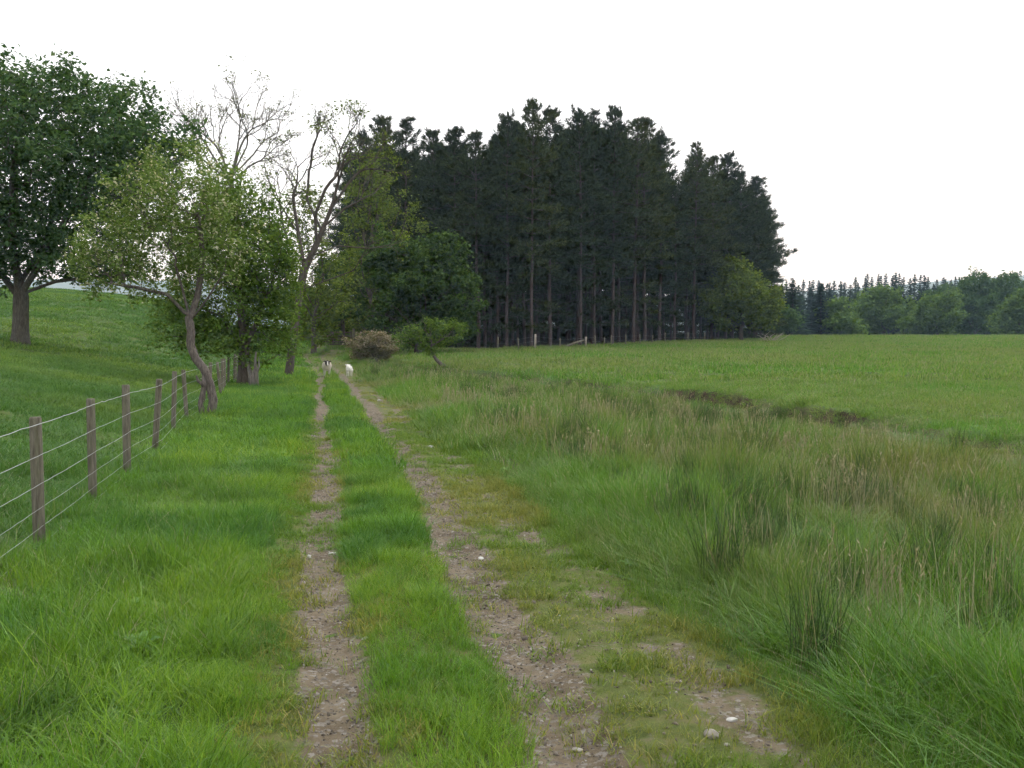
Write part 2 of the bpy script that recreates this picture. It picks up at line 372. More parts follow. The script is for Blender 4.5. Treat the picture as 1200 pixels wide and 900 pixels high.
# far hills
def ridge(name, x0, x1, D, prof, depth, seed):
    xs = np.linspace(x0, x1, 160); ys = np.linspace(0, 1, 14)
    X, S = np.meshgrid(xs, ys)
    top = np.interp(X, [a for a, b in prof], [b for a, b in prof]) * (.92 + .16 * fbm(X, X * 0, 420, seed, 4))
    Z = -6 + top * np.sin(np.clip(S * 1.25, 0, 1) * math.pi / 2) + 4 * (fbm(X, S * 900, 90, seed + 3, 3) - .5) * S
    Z = np.where(S > .8, Z - (S - .8) * 4 * top, Z)
    Yy = D + S * depth
    i = (np.arange(13)[:, None] * 160 + np.arange(159)[None]).ravel()
    me = mesh_np(name, np.stack([X, Yy, Z], -1).reshape(-1, 3), None, np.stack([i, i + 1, i + 161, i + 160], -1), smooth=True)
    return me
M['hill'] = rough_mat('hill', [(.05, .085, .035), (.09, .11, .05), (.12, .12, .06)], .006, bump=0)
tag(obj('hills', ridge('hills', -3500, 3500, 2400, [(-3500, 190), (-1500, 205), (-1000, 198), (-400, 150), (800, 150), (1300, 200), (1700, 212), (3500, 190)], 900, 91), M['hill']),
    'low hazy blue ridge of distant hills', kind='structure')

# ------------------------------------------------------------------ trees
def resample(P, step):
    P = np.asarray(P, float); L = np.r_[0, np.cumsum(np.linalg.norm(np.diff(P, axis=0), axis=1))]
    t = np.linspace(0, L[-1], max(2, int(round(L[-1] / step)) + 1))
    return np.stack([np.interp(t, L, P[:, i]) for i in range(3)], -1)
def colonize(stems, A, step, infl, kill, r, maxit=120, wig=.25, up=.05):
    """space colonisation: grows a branch skeleton from the given stems (polylines; the first is the trunk, the others start on it)"""
    N = []; P = []
    for i, s in enumerate(stems):
        s = resample(s, step)
        if i == 0: par = -1
        else: par = int(np.argmin(np.linalg.norm(np.array(N) - s[0], axis=1))); s = s[1:]
        for q in s: N.append(q); P.append(par); par = len(N) - 1
    A = np.asarray(A); 
    best = np.full(len(A), 1e9); bi = np.zeros(len(A), int); start = 0
    for it in range(maxit):
        new = np.array(N[start:])
        if len(new) == 0: break
        D = np.linalg.norm(A[:, None] - new[None], axis=2); j = D.argmin(1); dm = D[np.arange(len(A)), j]
        u = dm < best; best[u] = dm[u]; bi[u] = j[u] + start
        keep = best > kill
        A = A[keep]; best = best[keep]; bi = bi[keep]
        if len(A) == 0: break
        act = best < infl
        start = len(N)
        arrN = np.array(N)
        if not act.any(): 
            k = best.argmin(); act = np.zeros(len(A), bool); act[k] = True
        for k in np.unique(bi[act]):
            v = A[act & (bi == k)] - arrN[k]; v = v / (np.linalg.norm(v, axis=1)[:, None] + 1e-9)
            v = v.mean(0) + r.normal(0, wig, 3); v[2] += up; v /= np.linalg.norm(v) + 1e-9
            N.append(arrN[k] + v * step); P.append(int(k))
    return np.array(N), np.array(P)
def radii(N, P, r_tip, r_base, pw=None, taper=.84):
    n = len(N); kids = [[] for _ in range(n)]
    for i, p in enumerate(P):
        if p >= 0: kids[p].append(i)
    tips = max(2, sum(1 for k in kids if not k))
    pw = pw or math.log(tips) / math.log(r_base / r_tip)
    rad = np.zeros(n)
    for i in range(n - 1, -1, -1):
        rad[i] = r_tip if not kids[i] else sum(rad[c] ** pw for c in kids[i]) ** (1 / pw)
    for i in range(n):                          # limbs taper gradually towards their leading shoot
        if kids[i]:
            c = max(kids[i], key=lambda q: rad[q]); rad[c] = max(rad[c], rad[i] * taper)
    return rad, kids
def wood(N, P, rad, kids, flare=.45, fl=.5, minr=0):
    g = Geo(); N = N.copy()
    rr = rad * (1 + flare * np.exp(-np.maximum(0, N[:, 2] - N[0, 2]) / fl) * (rad > .5 * rad[0]))
    heads = [(0, -1)]
    while heads:
        i, par = heads.pop()
        ch = [i] if par < 0 else [par, i]; cur = i
        while kids[cur]:
            ks = sorted(kids[cur], key=lambda c: -rad[c])
            for c in ks[1:]: heads.append((c, cur))
            cur = ks[0]; ch.append(cur)
        if len(ch) < 2: continue
        R_ = rr[ch].copy()
        if par >= 0: R_[0] = rr[ch[1]]
        if R_.max() < minr: continue
        k = 12 if R_[0] > .15 else 7 if R_[0] > .06 else 5 if R_[0] > .025 else 3
        g.tube(N[ch], R_, k, cap=R_[0] > .05)
    return g
def ell(r, n, c, rad, shell=.0, lump=.2):
    v = r.normal(size=(n, 3)); v /= np.linalg.norm(v, axis=1)[:, None]
    q = (shell + (1 - shell) * r.random(n) ** (1 / 3))[:, None]
    K = r.normal(0, 2.6, (7, 3)); ph = r.random(7) * 6.28                      # lumpy outline
    q = q * (1 + lump * np.sin(v @ K.T + ph).sum(1) / 1.6).clip(.35, 1.4)[:, None]
    return np.asarray(c) + v * q * np.asarray(rad)
def leaves(r, C, size, up=.6, aspect=.62, jit=.35):
    """leaf blades: folded diamonds at centres C, as one vertex / quad-free triangle array"""
    n = len(C)
    nr = r.normal(size=(n, 3)); nr[:, 2] = np.abs(nr[:, 2]) + up; nr /= np.linalg.norm(nr, axis=1)[:, None]
    a = np.cross(nr, r.normal(size=(n, 3))); a /= np.linalg.norm(a, axis=1)[:, None] + 1e-9
    b = np.cross(nr, a)
    L = (size * (1 + jit * r.normal(size=n)).clip(.45, 1.8))[:, None]
    V = np.stack([C - a * L * .5, C + b * L * aspect * .5 + nr * L * .12, C + a * L * .5 - nr * L * .1, C - b * L * aspect * .5 + nr * L * .12], 1)
    i = np.arange(n)[:, None] * 4
    T = np.concatenate([i + [0, 1, 2], i + [0, 2, 3]], 1).reshape(-1, 3)
    return V.reshape(-1, 3), T
def foliage(r, N, rad, thr, per, size, sig, flat=.7, prob=1.0, up=.6, aspect=.62):
    """leaf sprays: every thin branch node carries a little cluster of leaves"""
    idx = np.where(rad <= thr)[0]; P_ = N[idx]
    K = r.normal(0, .75 / max(sig, .05) * .45, (6, 3)); fld = np.sin(P_ @ K.T + r.random(6) * 6.28).sum(1) + r.normal(0, .8, len(P_))   # sprays come in clumps with gaps between
    idx = idx[fld >= np.quantile(fld, 1 - prob)]
    cnt = r.poisson(per, len(idx))
    C = np.repeat(N[idx], cnt, 0) + r.normal(size=(cnt.sum(), 3)) * sig * np.array([1, 1, flat])
    return leaves(r, C, size, up, aspect)
def px_ell(px0, px1, py0, py1, Y, dy=None, base=None):
    """crown ellipsoid given by its outline in the photograph and its distance -> centre (relative to base) and radii"""
    a, b = pt(px0, py1, Y), pt(px1, py0, Y); c = (a + b) / 2; rad = (b - a) / 2
    rad[0] = abs(rad[0]); rad[2] = abs(rad[2]); rad[1] = rad[0] if dy is None else dy
    return c - base, rad
def make_tree(name, base, label, cat, stems, crowns, nA, step, infl, kill, r_tip, r_base, bark, leafmat, thr, per, size, sig, seed,
              prob=1.0, wig=.25, up=.05, flat=.7, minr=0, group=None, flare=.45, lup=.6, shell=.0, crown_name='crown', extra=None, lump=.24):
    r = np.random.default_rng(seed); base = np.asarray(base, float)
    vol = np.array([np.prod(c[1]) for c in crowns]) ** .8; vol /= vol.sum()
    A = np.concatenate([ell(r, max(8, int(nA * q)), c[0], c[1], shell, lump) for q, c in zip(vol, crowns)])
    A = A[A[:, 2] > .25]
    N, P = colonize(stems, A, step, infl, kill, r, wig=wig, up=up)
    rad, kids = radii(N, P, r_tip, r_base)
    g = wood(N, P, rad, kids, flare=flare, minr=minr)
    if extra: extra(g)
    t = thing(name, base, label, cat, group)
    obj('trunk', g.mesh('trunk', True), bark, t)
    V, T = foliage(r, N, rad, thr, per, size, sig, flat, prob, lup)
    obj(crown_name, mesh_np('crown', V, T), leafmat, t)
    return t
def rel(base, *pts): return [np.asarray(pt(*p)) - base for p in pts]

# big sycamore standing in the left pasture
b = np.array(gp(24, 47)); b[2] -= .1
make_tree('sycamore_tree', b, 'big dark green domed tree with thick trunk, alone in the left pasture', 'tree',
    [[(0, 0, 0), (.05, 0, 1.2), (.1, 0, 2.6), (-.3, .1, 4.5), (-.2, 0, 7.5), (.3, 0, 11)],
     [(.1, 0, 2.5), (1.4, -.4, 4.2), (2.6, -.6, 6.0), (3.5, -.4, 7.6)], [(.1, 0, 2.2), (-1.5, .6, 4), (-2.6, .8, 6)],
     [(.0, 0, 2.9), (.8, 1.2, 5.2), (1.4, 1.6, 8)], [(0.1, 0, 2.5), (1.6, .2, 3.1), (3.6, -.2, 3.3), (5.4, -.2, 3.4)], [(0, 0, 2.8), (.4, -1.4, 5), (.8, -2, 8)]],
    [px_ell(-165, 165, 40, 272, 47, 6.2, b), px_ell(-20, 218, 96, 285, 47, 5.2, b), px_ell(90, 212, 120, 250, 47, 3.5, b), px_ell(-190, 60, 190, 330, 47, 5.5, b), px_ell(40, 170, 240, 345, 47, 3.5, b), px_ell(-60, 60, 250, 335, 47, 3.5, b)],
    6000, .34, 3.2, .46, .0085, .36, M['bark_grey'], M['leaf_sycamore'], .028, 24, .19, .24, 12, prob=.72, minr=.0095, lump=.13)

# crooked hawthorn in the fence line
b = np.array(gp(245, 23)); b[2] -= .05
st = rel(b, (247, 487, 23), (250, 470, 23), (246, 450, 23), (240, 434, 23), (229, 420, 23), (223, 404, 23), (224, 388, 23), (221, 373, 23))
st[0] = np.array([0, 0, 0.])
def haw_leg(g):
    q = rel(b, (238, 492, 22.9), (235, 472, 22.9), (239, 455, 22.95), (241, 437, 23)); g.tube(q, [.085, .06, .065, .08], 8); g.tube(rel(b, (239, 452, 22.9), (232, 446, 22.85), (230, 440, 22.8)), [.05, .04, .02], 6)
make_tree('hawthorn_tree', b, 'crooked grey hawthorn with split twisting trunk standing in the wire fence line', 'tree',
    [st, rel(b, (222, 373, 23), (214, 340, 22.8), (205, 310, 22.6)), rel(b, (222, 375, 23), (232, 345, 23.2), (238, 300, 23.4), (232, 250, 23.4)), rel(b, (223, 376, 23), (243, 350, 22.9), (262, 320, 22.7)),
     rel(b, (220, 370, 23), (196, 345, 22.8), (160, 337, 22.6), (130, 332, 22.5))],
    [px_ell(95, 235, 205, 345, 23, 1.3, b), px_ell(130, 290, 180, 300, 23, 1.5, b), px_ell(200, 300, 230, 340, 23, 1.1, b), px_ell(85, 160, 225, 350, 23, .9, b)],
    3400, .11, 1.1, .15, .0032, .098, M['bark_thorn'], M['leaf_haw'], .009, 12, .075, .095, 21, wig=.35, prob=.54, minr=.0036, flare=.2, extra=haw_leg)

# dense broadleaf behind it
b = np.array(gp(285, 38))
make_tree('broadleaf_tree', b, 'dense leafy green tree with low hanging crown behind the crooked hawthorn', 'tree',
    [[(0, 0, 0), (.05, 0, 1), (0, 0, 2.2), (-.2, 0, 4)], [(0, 0, 1.3), (.6, -.3, 2.4), (1.1, -.4, 3.6)], [(0, 0, 1.4), (-.8, .2, 2.6)]],
    [px_ell(215, 345, 205, 345, 38, 2.6, b), px_ell(175, 300, 300, 415, 38, 2.2, b), px_ell(255, 358, 260, 425, 38, 2.2, b)],
    4200, .2, 2, .27, .006, .21, M['bark_brown'], M['leaf_dense'], .02, 20, .125, .2, 31, prob=.82, minr=.008)
# grey snag beside it
b2 = np.array(gp(297, 37)); g = Geo()
for P_, r_ in (([(-.05, 0, -.1), (-.1, 0, .35), (-.2, .03, .75), (-.22, .05, 1.1)], [.13, .09, .06, .02]), ([(.08, 0, -.1), (.1, 0, .5), (.06, .02, 1.0), (.1, .02, 1.35)], [.12, .085, .05, .03]), ([(.1, 0, .45), (.2, .05, .8), (.18, .08, 1.15)], [.05, .035, .01]), ([(.0, -.05, -.1), (-.02, -.06, .4), (.02, -.05, .7)], [.1, .07, .03])):
    g.tube(P_, r_, 8)
o = obj('dead_stump', g.mesh('dead_stump', True), M['bark_ash'], None, b2); tag(o, 'grey splintered dead stump at the foot of the leafy fence tree', 'stump')

# two half bare ashes, grown by forking
def fork_tree(name, base, label, trunk, limbs, r_tip, r_base, bark, lm, seed, levels=5, per=6, leaf=.12, sig=.12, prob=.5, thr=1.15, ratio=.76, seg=.2):
    r = np.random.default_rng(seed); N = []; P = []
    def poly(pts_, par):
        for q in pts_: N.append(np.asarray(q, float)); P.append(par); par = len(N) - 1
        return par
    tr_ = resample(trunk, .3); poly(tr_, -1)
    def grow(par, d_, L, lev):
        n_ = max(2, int(L / seg)); d_ = d_ / np.linalg.norm(d_); ids = []
        bend = r.normal(0, .07, 3)
        for k in range(n_):
            d_ = d_ + r.normal(0, .13, 3) + bend + np.array([0, 0, .05]); d_ /= np.linalg.norm(d_)
            N.append(N[par] + d_ * L / n_); P.append(par); par = len(N) - 1; ids.append(par)
        if lev == 0: return
        def off(a0, a1):
            v_ = np.cross(d_, r.normal(size=3)); v_ /= np.linalg.norm(v_); an = r.uniform(a0, a1)
            return d_ * math.cos(an) + v_ * math.sin(an)
        for k in range(2 if r.random() < .6 else 3): grow(par, off(.2, .6), L * ratio * r.uniform(.7, 1.15), lev - 1)
        for i in ids[1:-1]:
            if r.random() < .62: grow(i, off(.4, 1.0), L * ratio * r.uniform(.45, .9), max(0, lev - (1 if r.random() < .45 else 2)))
    for pts_, L, lev in limbs:
        pts_ = resample(pts_, .3); par = int(np.argmin(np.linalg.norm(np.array(N) - pts_[0], axis=1))); par = poly(pts_[1:], par)
        grow(par, pts_[-1] - pts_[-2], L, lev)
    N, P = np.array(N), np.array(P)
    rad, kids = radii(N, P, r_tip, r_base, taper=.8)
    t = thing(name, base, label, 'tree'); obj('trunk', wood(N, P, rad, kids, flare=.2).mesh('trunk', True), bark, t)
    tips = [i for i in range(len(N)) if not kids[i]]
    V, T = foliage(r, N[tips], np.zeros(len(tips)), 1, per, leaf, sig, .7, prob); obj('crown', mesh_np('crown', V, T), lm, t)
    return t
b = np.array(gp(292, 50)); F = lambda *p: rel(b, *p)
fk = F((270, 205, 50))[0]; ra = np.random.default_rng(77); ASH = []
for k in range(10):
    an = R(-68 + 15 * k + ra.uniform(-5, 5)); d0 = np.array([math.sin(an), ra.uniform(-.55, .55), math.cos(an)]); st_ = fk + (0, 0, -ra.uniform(0, .9))
    L0 = .9 + .5 * math.cos(an); ASH.append(([st_, st_ + d0 * L0 * .5 + (0, 0, .04), st_ + d0 * L0 + (0, 0, .2)], (1.0 + .3 * math.cos(an)), 5))
fork_tree('ash_tree', b, 'tall nearly bare ash with spreading grey limbs against the white sky',
    [(0, 0, 0), (-.15, 0, 4)] + F((273, 230, 50), (270, 203, 50)),
    ASH,
    .005, .125, M['bark_ash'], M['leaf_ash'], 41, per=3, leaf=.1, prob=.25)
b = np.array(gp(338, 48)); F = lambda *p: rel(b, *p)
fork_tree('ash_tree', b, 'leaning half bare ash with dark crooked branches beside the bend of the track',
    [(0, 0, 0)] + F((344, 392, 48), (349, 355, 48), (356, 318, 48), (371, 286, 48), (388, 245, 48)),
    [(F((388, 245, 48), (396, 215, 48)), 1.3, 5), (F((357, 316, 48), (350, 275, 48.4), (345, 245, 48.6)), 1.3, 5), (F((371, 286, 48), (369, 252, 47.6), (381, 222, 47.4)), 1.3, 5), (F((380, 265, 48), (400, 248, 48.2)), 1.1, 4),
     (F((365, 300, 48), (396, 288, 47.2), (418, 290, 46.7)), .9, 4), (F((352, 340, 48), (385, 328, 47), (412, 318, 46.4)), .8, 4), (F((350, 275, 48.4), (338, 255, 48.2)), 1.1, 4), (F((396, 215, 48), (398, 180, 48)), 1.1, 4), (F((388, 245, 48), (408, 215, 48.3)), 1.1, 5), (F((360, 308, 48), (340, 290, 47.6), (332, 265, 47.4)), 1.0, 5), (F((377, 270, 48), (360, 235, 48.5), (362, 200, 48.6)), 1.1, 5)],
    .005, .19, M['bark_brown'], M['leaf_lime'], 42, per=5, leaf=.11, sig=.15, prob=.45)

# trees round the gate
def roundtree(name, label, px, Y, crowns, bark, lm, seed, nA=900, leaf=.2, per=12, rb=.22, trunk_h=2.0, dz=0, step=.34, kill=.6, sig=.34, thr=.028, group=None, prob=.72, cat='tree', lean=(0, 0), minr=.012, crown_name='crown', lump=.34):
    b = np.array(gp(px, Y)); b[2] += dz
    cr = [px_ell(*c[:4], c[4] if len(c) > 4 else Y, c[5] if len(c) > 5 else None, b) for c in crowns]
    return make_tree(name, b, label, cat, [[(0, 0, -.1), (lean[0] * .5, lean[1] * .5, trunk_h * .5), (lean[0], lean[1], trunk_h)]], cr, int(nA * 2.4), step * .8, 2.6, kill * .66, .009, rb, bark, lm, thr, per * 1.9, leaf, sig * .72, seed, group=group, prob=prob, minr=minr, crown_name=crown_name, lump=lump)
roundtree('broadleaf_tree', 'tall green broadleaf tree against the left end of the pine wood', 440, 80, [(400, 470, 175, 270), (425, 500, 215, 320), (398, 460, 260, 390)], M['bark_brown'], M['leaf_lime'], 51, nA=800, leaf=.22, per=7, prob=.42, rb=.24, trunk_h=3)
roundtree('dark_broadleaf_tree', 'rounded deep green tree at the left foot of the pine wood', 490, 73, [(432, 530, 260, 350), (425, 548, 310, 408), (470, 550, 330, 402)], M['bark_brown'], M['leaf_dark'], 52, nA=1100, leaf=.26, per=13, rb=.24, trunk_h=1.5)
roundtree('dark_broadleaf_tree', 'shady green tree overhanging the gate on the track', 402, 86, [(365, 440, 300, 385), (340, 400, 330, 392)], M['bark_brown'], M['leaf_dark'], 53, nA=800, leaf=.27, per=13, rb=.2, trunk_h=2.5)
roundtree('broadleaf_tree', 'airy yellow green tree filling the gap behind the leaning ash', 368, 68, [(330, 395, 225, 330), (345, 420, 290, 395), (335, 385, 320, 400)], M['bark_brown'], M['leaf_lime'], 59, nA=700, leaf=.2, per=8, prob=.5, rb=.16, trunk_h=2.2)
roundtree('hedge_shrub', 'bushy shrub mass left of the gate under the leaning ash', 352, 80, [(325, 378, 345, 412), (340, 372, 330, 380)], M['bark_brown'], M['leaf_dense'], 54, nA=500, leaf=.22, per=12, rb=.1, trunk_h=.5, cat='shrub')
roundtree('hedge_shrub', 'light green shrub seen just beyond the gate', 402, 96, [(385, 425, 362, 402)], M['bark_brown'], M['leaf_lime'], 55, nA=260, leaf=.25, per=12, rb=.1, trunk_h=.4, cat='shrub')
YB = ground_hit(443, 426)
roundtree('blossom_bush', 'low rounded pinkish brown flowering bush beside the sheep', 443, YB, [(411, 476, 392, 426, YB, 1.2)], M['bark_thorn'], M['leaf_bloom'], 56, nA=520, leaf=.12, per=11, rb=.12, trunk_h=.25, step=.16, kill=.26, sig=.15, thr=.025, cat='bush', minr=.008, prob=.75, lump=.28)
YT = ground_hit(526, 430); b = np.array(gp(526, YT)); b[2] -= .03
make_tree('leaning_thorn', b, 'small thorn tree leaning far left on a bare trunk', 'tree',
    [[(0, 0, 0)] + rel(b, (518, 428, YT), (511, 421, YT), (505, 411, YT), (506, 400, YT)), rel(b, (507, 413, YT), (492, 400, YT)), rel(b, (506, 405, YT), (525, 394, YT))],
    [px_ell(468, 522, 372, 412, YT, .9, b), px_ell(495, 548, 374, 408, YT, .8, b), px_ell(485, 512, 366, 392, YT, .5, b)], 1000, .11, 1.6, .17, .0055, .085, M['bark_thorn'], M['leaf_dense'], .013, 11, .1, .11, 57, minr=.007, prob=.55, lump=.3, wig=.4)
roundtree('field_tree', 'light green tree in front of the right end of the pine wood', 868, 112, [(830, 905, 325, 385), (838, 885, 305, 350), (860, 912, 335, 388)], M['bark_brown'], M['leaf_lime'], 58, nA=1000, leaf=.3, per=11, rb=.22, trunk_h=1.6, step=.4, kill=.7, sig=.42)

# ------------------------------------------------------------------ pines
def make_pine(seed, H=22.0, low=.34, dens=1.0):
    r = np.random.default_rng(seed); g = Geo()
    zs = np.linspace(-.3, H * .985, 16); off = np.cumsum(r.normal(0, .035, (16, 2)), 0)
    P = np.c_[off[:, 0], off[:, 1], zs]
    g.tube(P, .165 * (1 - zs.clip(0) / H) ** .75 + .015, 8, cap=False)
    tr = lambda z: np.array([np.interp(z, zs, off[:, 0]), np.interp(z, zs, off[:, 1]), z])
    C = []; D = []
    z = H * (.1 if low > .2 else .012)
    while z < H * .985:
        t = z / H
        live = t > low
        env = np.interp(t, [min(.02, low - .01), low, max(.5, low + .05), .68, .84, .94, 1], [1.5, 2.6, 2.85, 2.3, 1.4, .72, .1])
        nb = r.integers(4, 7) if live else r.integers(2, 5)
        a0 = r.random() * 6.28
        for k in range(nb):
            az = a0 + k * 6.283 / nb + r.normal(0, .25)
            L = env * r.uniform(.4, 1.35)
            if t > .5 and r.random() < .07: L *= 1.3
            rise = np.interp(t, [.2, .5, .8, 1], [-.25, .02, .4, 1.1]) + r.normal(0, .12)
            hd = np.array([math.cos(az), math.sin(az), 0])
            s = np.linspace(0, 1, 4)
            B = tr(z) + s[:, None] * L * hd + (s * rise * L + .12 * L * s ** 2)[:, None] * np.array([0, 0, 1])
            g.tube(B, np.linspace(.045 if live else .025, .01, 4), 3, cap=False)
            nt_ = int((13 if live else (8 if r.random() < .6 else 0)) * dens * max(.16, L / 1.9))
            for q in range(nt_):
                f = r.uniform(.3, 1.02) ** .8
                side = np.cross(hd, [0, 0, 1]) * r.normal(0, .33) * L * (1.1 - .5 * f)
                C.append(tr(z) + f * L * hd + np.array([0, 0, f * rise * L + .12 * L * f * f + r.normal(.04, .07)]) + side)
                D.append(hd * .8 + np.array([0, 0, np.interp(t, [.2, .9], [.35, .8])]) + r.normal(0, .35, 3))
        z += r.uniform(.7, 1.25) * np.interp(t, [0, .6, .85, 1], [1.15, 1, .6, .3])
    for k in range(4): C.append(tr(H * (.95 + .015 * k))); D.append(np.array([0, 0, 1.]) + r.normal(0, .2, 3))
    C = np.array(C); D = np.array(D); D /= np.linalg.norm(D, axis=1)[:, None]; tz = np.repeat(C[:, 2] / H, 11)
    m = 11                                     # needle sprays of each shoot
    n = len(C); C2 = np.repeat(C, m, 0); D2 = np.repeat(D, m, 0) + r.normal(0, .55, (n * m, 3)) * np.interp(tz, [.8, 1], [1, .6])[:, None]; D2 /= np.linalg.norm(D2, axis=1)[:, None]
    C2 = C2 + r.normal(0, .13, C2.shape) * np.interp(tz, [.8, 1], [1, .5])[:, None]
    L = r.uniform(.25, .55, n * m)[:, None]; W = np.cross(D2, r.normal(size=D2.shape)); W /= np.linalg.norm(W, axis=1)[:, None]
    V = np.stack([C2 - W * .042, C2 + W * .042, C2 + D2 * L], 1).reshape(-1, 3)
    return g.mesh('pine_trunk', True), mesh_np('pine_crown', V, np.arange(n * m * 3).reshape(-1, 3))
PINES = []
for k in range(8):
    tm, cm = make_pine(100 + k, low=[.3, .36, .44, .24, .36, .46, .3, -.01][k], dens=[1, 1, .9, 1.1, 1, .85, 1.1, 1.2][k])
    tm.materials.append(M['bark_pine']); cm.materials.append(M['needle']); PINES.append((tm, cm))
ENV = ([405, 425, 450, 480, 500, 520, 545, 570, 590, 611, 632, 650, 680, 700, 720, 745, 770, 783, 796, 812, 832, 850, 866, 880, 892, 900, 912],
       [175, 150, 138, 141, 152, 150, 150, 150, 132, 118, 142, 128, 120, 128, 126, 140, 142, 205, 205, 164, 180, 178, 198, 196, 212, 235, 290])
def pine(px_, X, Y, top, var, label, group):
    z = gz(X, Y); H = CAMH + (HOR - top) * Y / FPX - z
    t = thing('pine_tree', (X, Y, z), label, 'pine', group, rng.uniform(0, 6.28))
    wd = rng.uniform(.9, 1.15) * (H / 22) ** .5
    t.scale = (wd, wd, H / 22)
    obj('trunk', PINES[var][0], None, t); obj('crown', PINES[var][1], None, t)
ordn = ['first', 'second', 'third', 'fourth', 'fifth', 'sixth', 'seventh', 'eighth', 'ninth', 'tenth', 'eleventh', 'twelfth', 'thirteenth', 'fourteenth', 'fifteenth', 'sixteenth', 'seventeenth', 'eighteenth', 'nineteenth', 'twentieth', 'twenty-first', 'twenty-second', 'twenty-third', 'twenty-fourth']
front = [(426, 101, 0), (450, 98, 7), (478, 95, 3), (508, 91, 6), (533, 89, 7), (560, 86, 3), (594, 86, 0), (623, 85.5, 1), (645, 89, 6), (679, 92, 0), (696, 95, 4), (718, 96, 1), (742, 99, 4), (756, 103, 2), (772, 106, 0), (790, 108, 5), (812, 110, 4), (833, 114, 6), (850, 117, 0), (868, 121, 3), (884, 124, 7)]
for i, (px_, Y, var) in enumerate(front):
    top = np.interp(px_, *ENV) + rng.uniform(0, 12)
    lab = f'{ordn[i]} pine from the left along the front edge of the dark wood'
    if px_ == 623: lab = 'front edge pine with the longest bare pale trunk, left of the wood middle'; top = 121
    if i == 0: lab = 'leftmost pine of the wood, above the gate'
    if i == len(front) - 1: lab = 'rightmost pine of the front edge, behind the light green field tree'
    pine(px_, gx(px_, Y), Y, top, var, lab, 'pines along the front edge of the wood')
for row in range(1, 9):
    for px_ in np.arange(418 + (row % 2) * 13, 905, 27 - row * .6):
        px2 = px_ + rng.uniform(-8, 8)
        Yf = float(wood_front(gx(px2, 100))); Y = Yf + row * 4.6 + rng.uniform(-1.3, 1.3)
        Y = max(Y, float(wood_front(gx(px2, Y))) + row * 3)
        if px2 > 897 or px2 < 412: continue
        if 4 < row < 8 and 772 < px2 < 806: continue
        top = np.interp(px2, *ENV) + rng.uniform(22, 78) * (1 if row < 6 else .8)
        pine(px2, gx(px2, Y), Y, top, 7 if row > 5 else int(rng.integers(0, 7)), 'tall dark pine standing inside the wood behind its front edge', 'pines inside the wood')

# ------------------------------------------------------------------ far tree belt on the right
def far_conifer(seed, H=16.0):
    r = np.random.default_rng(seed); g = Geo(); g.tube([(0, 0, -.3), (0, 0, H * .5), (0, 0, H)], [.2, .12, .02], 5, cap=False)
    C = []; z = H * .08
    V = []
    while z < H * .99:
        env = 2.7 * (1 - z / H) ** .62
        for k in range(9):
            az = r.random() * 6.28; L = env * r.uniform(.6, 1.15); h = np.array([math.cos(az), math.sin(az), 0]); sd_ = np.array([-h[1], h[0], 0])
            for q in range(3):
                f0, f1 = q / 3, (q + 1.25) / 3; w_ = .3 * L * (1.1 - f0) + .03
                a = np.array([0, 0, z]) + h * L * f0 + [0, 0, -.25 * L * f0 + .3 * f0 ** 2]; b_ = np.array([0, 0, z]) + h * L * f1 + [0, 0, -.25 * L * f1 + r.normal(0, .2)]
                V += [a + sd_ * w_, a - sd_ * w_ + [0, 0, -.2], b_]
        z += .42
    V = np.array(V) + r.normal(0, .05, (len(V), 3)); return g.mesh('conifer_trunk'), mesh_np('conifer_crown', V, np.arange(len(V)).reshape(-1, 3))
FC = []
for k in range(4):
    a, c = far_conifer(200 + k); a.materials.append(M['bark_pine']); c.materials.append(M['needle_far']); FC.append((a, c))
def conifer(px_, Y, top, label, group, var=0, wide=1.0):
    X = gx(px_, Y); z = gz(X, Y); H = CAMH + (HOR - top) * Y / FPX - z
    t = thing('conifer_tree', (X, Y, z), label, 'conifer', group, rng.uniform(0, 6)); t.scale = (wide, wide, H / 16)
    obj('trunk', FC[var][0], None, t); obj('crown', FC[var][1], None, t)
conifer(928, 165, 325, 'broad dark conifer just right of the pine wood', None, 0, 1.35)
conifer(961, 172, 331, 'dark conifer with pale bush at its right foot, right of the pine wood', None, 1, 1.25)
for i, px_ in enumerate(np.arange(908, 1215, 5.4)):
    top = np.interp(px_, [905, 940, 985, 1008, 1030, 1060, 1085, 1110, 1150, 1185, 1215], [331, 326, 328, 321, 318, 318, 322, 323, 321, 321, 330])
    conifer(px_ + rng.uniform(-2, 2), rng.uniform(265, 300), top + abs(rng.normal(0, 4)), 'slim dark conifer in the distant belt on the right', 'conifers in the distant belt', i % 4, rng.uniform(1.15, 1.6))
for i, px_ in enumerate(np.arange(912, 1215, 9)):
    conifer(px_ + rng.uniform(-3, 3), rng.uniform(235, 258), 335 + rng.uniform(0, 12), 'slim dark conifer in the distant belt on the right', 'conifers in the distant belt', (i + 2) % 4, rng.uniform(1.3, 1.8))
FK = dict(step=.6, kill=1.0, sig=.62, leaf=.5, per=11, rb=.25, thr=.035, nA=700, minr=.02)
